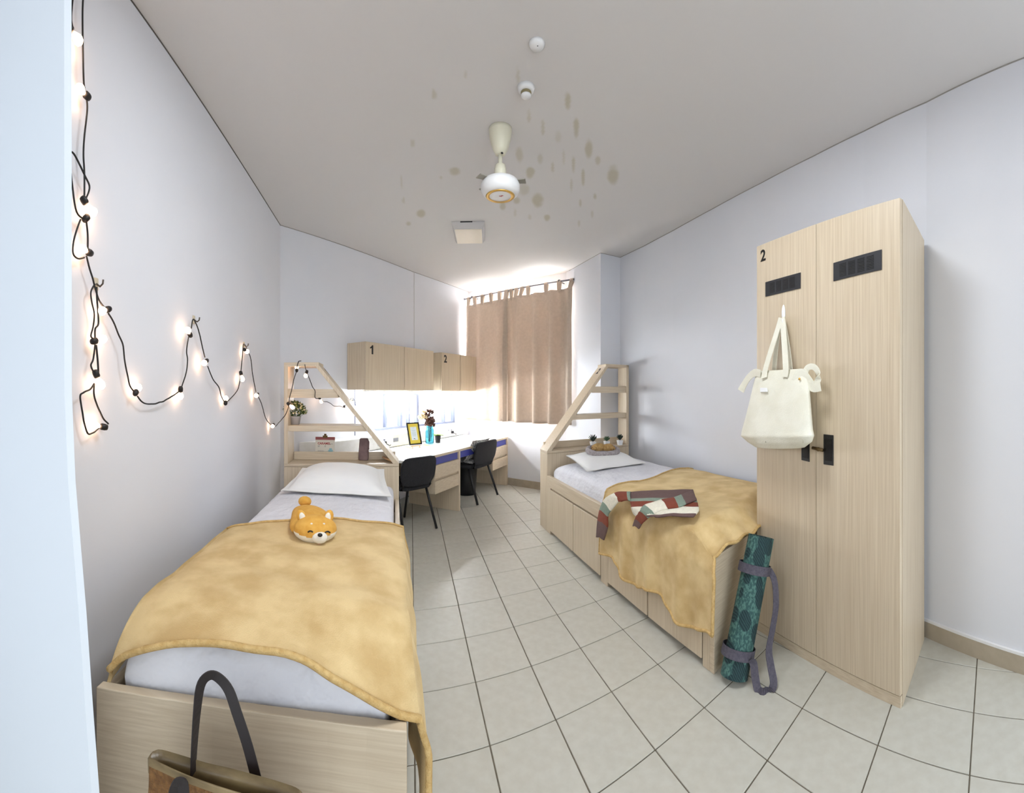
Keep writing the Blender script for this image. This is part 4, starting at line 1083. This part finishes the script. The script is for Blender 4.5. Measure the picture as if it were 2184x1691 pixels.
# ------------------------------------------------------------------ things on the near headboard shelves
SZ = .757
GPR = mat('grey_print', srgb(150, 150, 146), .7)
def card():
    b_ = onz(693, 979, SZ); t = Vector((1, .05, 0)).normalized(); n = Vector((t.y, -t.x, 0))
    up = (Vector((0, 0, 1)) - n * .16).normalized(); ou = t.cross(up) ; ou = ou if ou.dot(n) > 0 else -ou
    r = thing('desk_calendar', 'clipped paper card headed CARAMEL on a tiny easel on the headboard shelf', 'card', b_)
    o0_ = b_ + Vector((0, 0, .022)) + n * .006
    def q(m, x0, x1, y0, y1, d0, d1):
        P = lambda x, y, d: o0_ + t * x + up * y + ou * d
        return m.hexa([P(x0, y0, d0), P(x1, y0, d0), P(x1, y1, d0), P(x0, y1, d0), P(x0, y0, d1), P(x1, y0, d1), P(x1, y1, d1), P(x0, y1, d1)])
    RED = mat('red_print', srgb(176, 64, 62), .6)
    q(MB(), -.080, .080, 0, .158, 0, .003).build('paper', mat('card_paper', srgb(240, 236, 224), .7), r)
    q(MB(), -.081, .081, .136, .160, .003, .005).build('header', mat('header_red', srgb(168, 92, 92), .6), r)
    text('CARAMEL', .0245, o0_ + t * -.062 + up * .098 + ou * .0034, t, up, RED, r, 'print', .0008, .0003)
    for x0, x1, y in ((.044, .064, .1015), (-.06, -.042, .086), (-.06, -.046, .078), (-.004, .008, .086), (-.004, .006, .078), (-.06, -.01, .044), (-.06, -.03, .032)):
        q(MB(), x0, x1, y, y + .003, .003, .0035).build('print_line', GPR, r)
    m = MB(); q(m, .028, .066, .01, .055, .003, .0036); q(m, .036, .058, .055, .068, .003, .0036)
    m.build('bottle_print', mat('aqua_print', srgb(158, 206, 214), .7), r)
    c = MB(); q(c, -.020, .020, .150, .172, .005, .010); q(c, -.010, .010, .172, .186, .001, .006)
    c.build('clip', BRASS, r, bevel=.003)
    e = thing('card_easel', 'tiny pine easel under the clipped card', 'easel', b_)
    m = MB(); q(m, -.078, .078, -.012, -.001, -.004, .012); m.build('ledge', PINE, e, bevel=.002)
    for sx in (-1, 1):
        MB().tube([o0_ + t * (sx * .06) - up * .008, b_ + t * (sx * .068) + n * .02 + Vector((0, 0, .006))], .0055, 6).build('foot', PINE, e)
        MB().tube([b_ + t * (sx * .068) + n * .024 + Vector((0, 0, .006)), b_ + t * (sx * .05) - n * .07 + Vector((0, 0, .006))], .0055, 6).build('leg', PINE, e)
card()
sb = onz(775.5, 981, SZ)
spk = thing('fabric_pouch', 'upright mauve velvet pouch on the headboard shelf beside the card', 'pouch', sb)
MAUVE = mottled('mauve_velvet', srgb(128, 106, 106), srgb(146, 124, 122), (1, 1, 1), 20, .95, .3, 120)
rg = []
for k, (z, w_, d_) in enumerate(((0, .036, .028), (.006, .041, .033), (.06, .041, .033), (.12, .038, .031), (.165, .036, .029), (.176, .030, .022), (.178, .01, .008))):
    rg.append([sb + Vector((w_ * math.copysign(abs(math.cos(a)) ** .6, math.cos(a)) + z * .02, d_ * math.copysign(abs(math.sin(a)) ** .6, math.sin(a)), z + .001)) for a in [2 * PI * j / 24 for j in range(24)]])
MB().loft(rg).build('body', MAUVE, spk, smooth=True)
MB().tube([sb + Vector((.035, -.02, .17)), sb + Vector((.046, -.02, .15)), sb + Vector((.044, -.022, .10)), sb + Vector((.046, -.022, .09))], .004, 6).build('drawstring', MAUVE, spk, smooth=True)
hb = onz(802, 979, SZ)
br = thing('hairbrush', 'wooden paddle hairbrush lying on the headboard shelf', 'hairbrush', hb)
BRW = wood('brown_wood', 'x', srgb(150, 104, 66), srgb(118, 80, 50))
h1 = onz(838, 986, SZ)
MB().ball(hb + Vector((.0, .0, .022)), (.062, .034, .012), 20).build('paddle', BRW, br, smooth=True)
MB().ball(hb + Vector((.0, .0, .013)), (.05, .026, .012), 16).build('bristle_pad', mat('bristle_pad', srgb(60, 40, 34), .9), br, smooth=True)
MB().tube([hb + Vector((.05, -.004, .022)), lerp(hb, h1, .6) + Vector((0, 0, .018)), h1 + Vector((-.01, .0, .014))], [.009, .008, .010], 8).build('handle', PINE, br, smooth=True)
# flowering plant on the ladder shelf
fp = onz(630, 903, 1.05); fp = atd(630, 903, 3.36); fp.z = 1.0505
pl = thing('potted_shrub', 'bushy green plant with pale flowers in a grey pot on the ladder shelf', 'plant', fp)
MB().lathe([(.030, 0), (.034, .002), (.043, .055), (.046, .058), (.046, .066), (.040, .066), (.036, .05), (.004, .05)], fp, 24).build('pot', mat('grey_pot', srgb(176, 172, 172), .6), pl, smooth=True)
LG = [mottled('leaf_dark', srgb(52, 72, 30), srgb(74, 96, 42), (1, 1, 1), 50, .6), mottled('leaf_lime', srgb(126, 136, 58), srgb(158, 164, 86), (1, 1, 1), 50, .6), mat('pale_flower', srgb(232, 214, 168), .7)]
random.seed(11)
m = MB()
for k in range(420):
    a = random.uniform(0, 2 * PI); el = random.uniform(-.45, 1.5); rr = random.uniform(.045, .088)
    d = Vector((math.cos(a) * math.cos(el), math.sin(a) * math.cos(el), math.sin(el)))
    p = fp + Vector((0, 0, .110)) + Vector((d.x * rr, d.y * rr * .85, d.z * rr * .75))
    sd = d.cross(Vector((random.uniform(-1, 1), random.uniform(-1, 1), random.uniform(-1, 1)))).normalized()
    L, W2 = random.uniform(.016, .026), random.uniform(.005, .008)
    dd = (d + Vector((random.uniform(-.6, .6), random.uniform(-.6, .6), random.uniform(-.2, .6)))).normalized()
    m.mi = random.choice((0, 0, 0, 1))
    m.add([p, p + dd * L * .5 + sd * W2, p + dd * L, p + dd * L * .5 - sd * W2], [(0, 1, 2, 3)])
o = m.build('foliage', LG, pl, solid=.001); o['kind'] = 'stuff'
m = MB()
for k in range(60):
    a = random.uniform(0, 2 * PI)
    MBt = fp + Vector((math.cos(a) * .02, math.sin(a) * .02, .055))
    d = Vector((math.cos(a), math.sin(a), random.uniform(.3, 2))).normalized()
    m.tube([MBt, MBt + d * .07], .0012, 4)
o = m.build('stems', LG[0], pl); o['kind'] = 'stuff'
for k in range(34):
    a = random.uniform(PI * .9, PI * 2.1); el = random.uniform(-.3, 1.1)
    d = Vector((math.cos(a) * math.cos(el), math.sin(a) * math.cos(el), math.sin(el)))
    MB().ball(fp + Vector((0, 0, .110)) + Vector((d.x * .088, d.y * .075, d.z * .066)), (.0065, .0065, .005), 6).build('flower', LG[2], pl, smooth=True)

# succulents on the far headboard shelf
SDK = mottled('succulent_dark', srgb(30, 44, 38), srgb(44, 60, 48), (1, 1, 1), 40, .6)
SGR = mottled('succulent_green', srgb(58, 84, 56), srgb(78, 104, 70), (1, 1, 1), 40, .6)
def succ(px, py, d, label, spikes, L, W, spread, mt):
    b_ = atd(px, py, d); b_.z = .7525
    r = thing('succulent', label, 'plant', b_, 'three little succulents in white pots on the headboard shelf')
    m = MB(); f0, f1 = .020, .027
    m.hexa([b_ + Vector(p) for p in ((-f0, -f0, 0), (f0, -f0, 0), (f0, f0, 0), (-f0, f0, 0), (-f1, -f1, .052), (f1, -f1, .052), (f1, f1, .052), (-f1, f1, .052))])
    m.build('pot', WHITE, r, bevel=.002)
    for k in range(spikes):
        ring_ = k % 3; a = 2 * PI * k * .381966; sp_ = spread * (1 - .33 * ring_)
        leaf(b_ + Vector((0, 0, .05)), (math.cos(a) * sp_, math.sin(a) * sp_, 1), L * (1 + .1 * ring_), W, mt, r, -.02, 'leaf', .004, 4)
succ(1264.6, 948, 4.30, 'spiky dark succulent in a white pot, nearest the slanted board', 18, .062, .014, 1.0, SDK)
succ(1294, 946, 4.36, 'low green rosette succulent in a white pot, the middle one', 20, .042, .022, 1.3, SGR)
succ(1322, 943, 4.44, 'bushy dark rosette succulent in a white pot, nearest the wall', 22, .052, .020, .9, SDK)

# ------------------------------------------------------------------ ceiling fan, detectors, lamp
fc = onz(1067, 275, CZ)
fan = thing('ceiling_fan', 'cream ceiling fan motor with gold ring hanging from a bell canopy', 'fan', (fc.x, fc.y, CZ))
MB().lathe([(.012, -.155), (.030, -.150), (.045, -.12), (.062, -.06), (.068, -.02), (.068, 0)], fc, 28).build('canopy', CREAM, fan, smooth=True)
MB().tube([fc + Vector((0, 0, -.14)), fc + Vector((0, 0, -.30))], .012, 12).build('rod', CREAM, fan, smooth=True)
MB().lathe([(.018, -.315), (.034, -.305), (.036, -.25), (.030, -.215), (.014, -.205)], fc, 24).build('coupling', CREAM, fan, smooth=True)
MB().lathe([(.074, -.395), (.088, -.395), (.104, -.382), (.115, -.36), (.115, -.335), (.104, -.312), (.07, -.300), (.02, -.298)], fc, 36).build('motor', WHITE, fan, smooth=True)
MB().lathe([(.068, -.398), (.080, -.402), (.086, -.397), (.080, -.392), (.068, -.393)], fc, 36).build('ring', GOLD, fan, smooth=True)
MB().lathe([(.001, -.404), (.04, -.403), (.069, -.397), (.069, -.392), (.001, -.392)], fc, 32).build('cap', WHITE, fan, smooth=True)
m = MB().box(fc + Vector((-.002, -.018, -.405)), (.016, .006, .0015)); m.box(fc + Vector((.006, -.026, -.405)), (.012, .006, .0015)); m.build('badge', mat('red_badge', srgb(196, 96, 100), .5), fan)
for k, a in enumerate((2.2, .95, -.35, 3.5)):
    d = Vector((math.cos(a), math.sin(a), 0)); s2 = Vector((-d.y, d.x, 0))
    z_ = Vector((0, 0, -.318)); 
    m = MB().slab([fc + z_ + d * .095 - s2 * .022, fc + z_ + d * .150 - s2 * .028, fc + z_ + d * .150 + s2 * .028, fc + z_ + d * .095 + s2 * .022], (0, 0, .006))
    m.build('blade_bracket', mat('grey_bracket', srgb(150, 146, 134), .5), fan, bevel=.002)
m = MB().ball(fc + Vector((.004, -.03, -.158)), (.008, .004, .006), 8); m.build('screw', INK, fan)
dc = onz(1145, 92, CZ)
de = thing('smoke_detector', 'flat white smoke detector on the ceiling, farthest from the fan', 'detector', dc)
MB().lathe([(.001, -.022), (.026, -.021), (.033, -.012), (.036, 0)], dc, 26).build('base', WHITE, de, smooth=True)
MB().ball(dc + Vector((.0, -.012, -.022)), (.0025, .0025, .0015), 8).build('indicator', INK, de)
dc = onz(1122, 186, CZ)
de = thing('heat_detector', 'white detector with a recessed dome on the ceiling next to the fan', 'detector', dc)
MB().lathe([(.030, -.024), (.040, -.020), (.045, 0)], dc, 26).build('base', WHITE, de, smooth=True)
MB().lathe([(.001, -.055), (.018, -.054), (.026, -.046), (.026, -.040), (.022, -.038), (.022, -.020)], dc, 24).build('dome', WHITE, de, smooth=True)
MB().lathe([(.0235, -.038), (.027, -.034), (.027, -.026), (.0235, -.022)], dc, 24).build('grille', mat('brass_grille', srgb(140, 128, 92), .5), de, smooth=True)
Q = [onz(975, 471, CZ), onz(1040, 471, CZ), onz(1026, 508, CZ), onz(962, 510, CZ)]
cc = sum(Q, Vector()) / 4
cl = thing('ceiling_lamp', 'square white ceiling lamp box, switched off, beyond the fan', 'lamp', cc)
xv = ((Q[1] - Q[0]) + (Q[2] - Q[3])).normalized(); yv = Vector((-xv.y, xv.x, 0)); hx, hy = .150, .215
R_ = lambda k, z: [cc + xv * (a * hx * k) + yv * (b * hy * k) + Vector((0, 0, z)) for a, b in ((-1, -1), (1, -1), (1, 1), (-1, 1))]
MB().loft([R_(1.0, 0), R_(1.0, -.012), R_(.97, -.03), R_(.86, -.06)]).build('housing', mat('lamp_grey', srgb(205, 202, 200), .5), cl, bevel=.002)
MB().loft([R_(.84, -.060), R_(.82, -.066)]).build('diffuser', mat('lamp_diffuser', srgb(240, 230, 212), .4), cl, bevel=.002)
MB().hexa([cc + xv * (-.07) - yv * (hy + .001) + Vector((0, 0, -.012)), cc + xv * .04 - yv * (hy + .001) + Vector((0, 0, -.012)), cc + xv * .04 - yv * (hy - .01) + Vector((0, 0, -.012)), cc - xv * .07 - yv * (hy - .01) + Vector((0, 0, -.012)),
           cc + xv * (-.07) - yv * (hy + .001) + Vector((0, 0, -.002)), cc + xv * .04 - yv * (hy + .001) + Vector((0, 0, -.002)), cc + xv * .04 - yv * (hy - .01) + Vector((0, 0, -.002)), cc - xv * .07 - yv * (hy - .01) + Vector((0, 0, -.002))]).build('gap', INK, cl)

# ------------------------------------------------------------------ string lights on the left wall
LA, LB = Vector((-1.03, 1.316)), Vector((-1.197, 3.718))
LT = (LB - LA).normalized(); LN = Vector((LT.y, -LT.x))
if LN.x < 0: LN = -LN
def lw(x, y, off=.03):
    return onpl(x, y, LA + LN * off, LN)
CORD = mat('black_cord', srgb(20, 20, 20), .6)
SOCK = mat('socket_black', srgb(24, 20, 19), .5)
CLEAR = mat('clear_bulb', (1, .97, .92, 1), .03, Transmission_Weight=1.0, IOR=1.1)
sl = thing('string_lights', 'black cord of small warm lit bulbs looped along the white wall', 'string lights', (-1.0, 2.3, 1.3))
def cord(pts, off=.03):
    P = [lw(*p, off) if len(p) == 2 else lw(p[0], p[1], p[2]) for p in pts]
    return P
def backwall(x, y, off=.05): return onpl(x, y, WC + N1 * off, N1)
def head(x, y, off=0.0): 
    p0 = B1.P(0, VH1, 0); p1 = B1.P(1, VH1, 0); t = (p1 - p0).normalized(); n = Vector((t.y, -t.x))
    return onpl(x, y, Vector((p0.x, p0.y)) + n * off, n)
cm = MB()
def run(P, r=.0032):
    n = len(P); pts = [poly([tuple(p) for p in P], k / (n * 5)) for k in range(n * 5 + 1)]
    for i, p in enumerate(pts):
        if 0 < i < len(pts) - 1: p += Vector((.0, .0, .0025 * nz(p.y * 30, p.z * 30)))
    cm.tube(pts, r, 6)
run(cord([(163, -60), (155, 0), (152, 40), (156, 62)]))
run(cord([(181, -60), (177, 0), (176, 40), (177, 110), (179, 180), (184, 205), (186, 235), (180, 290), (178, 330), (180, 370), (180, 422)]))
run(cord([(178, 468), (162, 447), (153, 385), (147, 330), (152, 324), (160, 332), (170, 352), (182, 376), (191, 398), (184, 422)]))
run(cord([(184, 470), (187, 500), (187, 535)]), .0034); run(cord([(172, 468), (163, 492), (157, 515), (156, 540), (165, 551), (180, 549)]))
run(cord([(184, 545), (189, 565), (197, 592), (203, 615), (212, 642), (224, 657)]))
run(cord([(231, 668), (242, 686), (252, 712), (262, 735), (266, 770), (272, 800), (277, 822), (286, 835)]))
run(cord([(293, 845), (302, 856), (318, 862), (345, 857), (365, 846), (382, 835)])); run(cord([(387, 826), (397, 795), (400, 768), (398, 748), (402, 720), (406, 708)]))
run(cord([(408, 700), (411, 683), (415, 684), (424, 706), (432, 742), (437, 762)])); run(cord([(443, 781), (454, 808), (467, 826), (472, 845), (479, 857)]))
run(cord([(484, 857), (498, 843), (508, 828), (513, 803), (514, 790), (517, 760), (519, 735), (524, 738), (529, 750), (535, 766), (539, 800), (546, 836)]))
run(cord([(551, 846), (558, 862), (566, 890), (574, 902), (582, 908)])); run(cord([(588, 909), (594, 902)]) + [head(602, 893, .02), head(609, 884, .015), head(615, 868, .015), head(617, 850, .012), head(622, 832, .012), head(627, 808, .015), head(632, 793, .015), head(634, 780, .015), head(637, 771, .0), head(642, 769.5, -.05)])
run([head(650, 777, .0), head(653, 790, .005), head(660, 808, .005), head(667, 826, .008), head(672, 834, .012), head(672, 848, .012), head(680, 850, .0)])
run([head(680, 850, -.1), backwall(690, 856, .08), backwall(698, 857, .05), backwall(706, 861, .05), backwall(713, 866, .05), backwall(724, 866, .05), backwall(733, 868, .05), backwall(742, 858, .04), backwall(750, 849, .03), backwall(757, 856, .03), backwall(761, 878, .03)], .003)
run(cord([(203, 606), (194, 622), (196, 645), (201, 668), (199, 695), (194, 717), (202, 724)])); run(cord([(206, 612), (207, 640), (210, 688), (203, 702), (203, 724)]), .0034)
run(cord([(205, 735), (208, 765), (210, 795)]), .0036); run(cord([(203, 735), (199, 765), (194, 780), (202, 797)]))
run(cord([(201, 818), (192, 830), (178, 837), (171, 846), (176, 880), (180, 903), (188, 925), (200, 921), (211, 913)])); run(cord([(201, 818), (201, 845), (213, 878), (222, 895), (231, 904)]))
cm.build('cord', CORD, sl, smooth=True)
# socket px, bulb px, spread of depth
def bulb(S_, Bc, big=1.0):
    d = (Bc - S_).normalized(); L = .030 * big
    M_ = d.to_track_quat('Z', 'Y').to_matrix()
    s_ = MB().lathe([(.004, -.020), (.010, -.017), (.012, -.008), (.012, .004), (.010, .008), (.004, .010)], S_, 14, M_).build('socket', SOCK, sl, smooth=True)
    c = S_ + d * .012
    MB().lathe([(.006, .0), (.009, .006), (.0145, .018), (.0155, .026), (.012, .036), (.004, .041), (.0005, .0415)], c, 14, M_).build('bulb', BULB, sl, smooth=True)
LL = [((150, 62), (163, 80)), ((184, 203), (158, 178)), ((181, 430), (192, 448)), ((185, 464), (203, 448)), ((189, 538), (160, 524)), ((229, 660), (208, 666)), ((203, 727), (225, 722)), ((206, 800), (214, 818)), ((219, 910), (196, 906)),
      ((290, 836), (298, 820)), ((385, 832), (384, 852)), ((405, 713), (398, 700)), ((440, 770), (431, 778)), ((481, 858), (482, 842)), ((514, 797), (517, 810)), ((522, 746), (530, 752)), ((549, 841), (540, 850)), ((583, 906), (577, 915))]
for a, b_ in LL:
    S_, B_ = lw(*a, .034), lw(*b_, .040)
    if a in ((290, 836), (385, 832), (481, 858), (219, 910)): B_ = lw(*b_, .016)
    bulb(S_, B_)
for a, b_, f in (((616, 862), (622, 867), lambda x, y: head(x, y, .03)), ((633, 789), (633, 781), lambda x, y: head(x, y, -.03 if y < 785 else .0)), ((654, 794), (652, 802), lambda x, y: head(x, y, -.03 if y > 800 else .0)), ((682, 850), (686, 858), lambda x, y: backwall(x, y, .10)), ((734, 868), (731, 880), lambda x, y: backwall(x, y, .05))):
    bulb(f(*a), f(*b_))
# little hooks
def hook(P, N, label):
    r = thing('wall_hook', label, 'hook', P, 'beige hooks holding up the string lights')
    nv = Vector((N.x, N.y, 0)) if N.length else Vector((1, 0, 0)); t = Vector((-nv.y, nv.x, 0))
    BEI = mat('beige_hook', srgb(206, 196, 172), .6)
    m = MB(); m.slab([P + nv * .001 + t * .012 + Vector((0, 0, -.022)), P + nv * .001 - t * .012 + Vector((0, 0, -.022)), P + nv * .001 - t * .012 + Vector((0, 0, .022)), P + nv * .001 + t * .012 + Vector((0, 0, .022))], nv * .006)
    m.build('plate', BEI, r, bevel=.003)
    MB().tube([P + nv * .006 + Vector((0, 0, .0)), P + nv * .022 + Vector((0, 0, -.012)), P + nv * .034 + Vector((0, 0, -.004)), P + nv * .036 + Vector((0, 0, .010))], .0035, 8).build('prong', mat('hook_dark', srgb(70, 62, 52), .5), r, smooth=True)
hook(lw(203, 606, .0), LN, 'beige hook where the hanging strand starts on the wall')
hook(lw(412, 682, .0), LN, 'beige hook at the first peak of the string lights')
hook(lw(519, 736, .0), LN, 'beige hook at the second peak of the string lights')
hook(backwall(750, 852, .0), N1, 'beige hook on the window wall left of the strip window')
MB_ = MB().tube([(*(WC + T1 * .99 + N1 * .012), z) for z in (.84, 1.0, 1.2, 1.334)], .006, 8).build('wall_cable', ALU, None, smooth=True)
tag(MB_, 'thin grey cable running down the wall left of the strip window', 'cable')
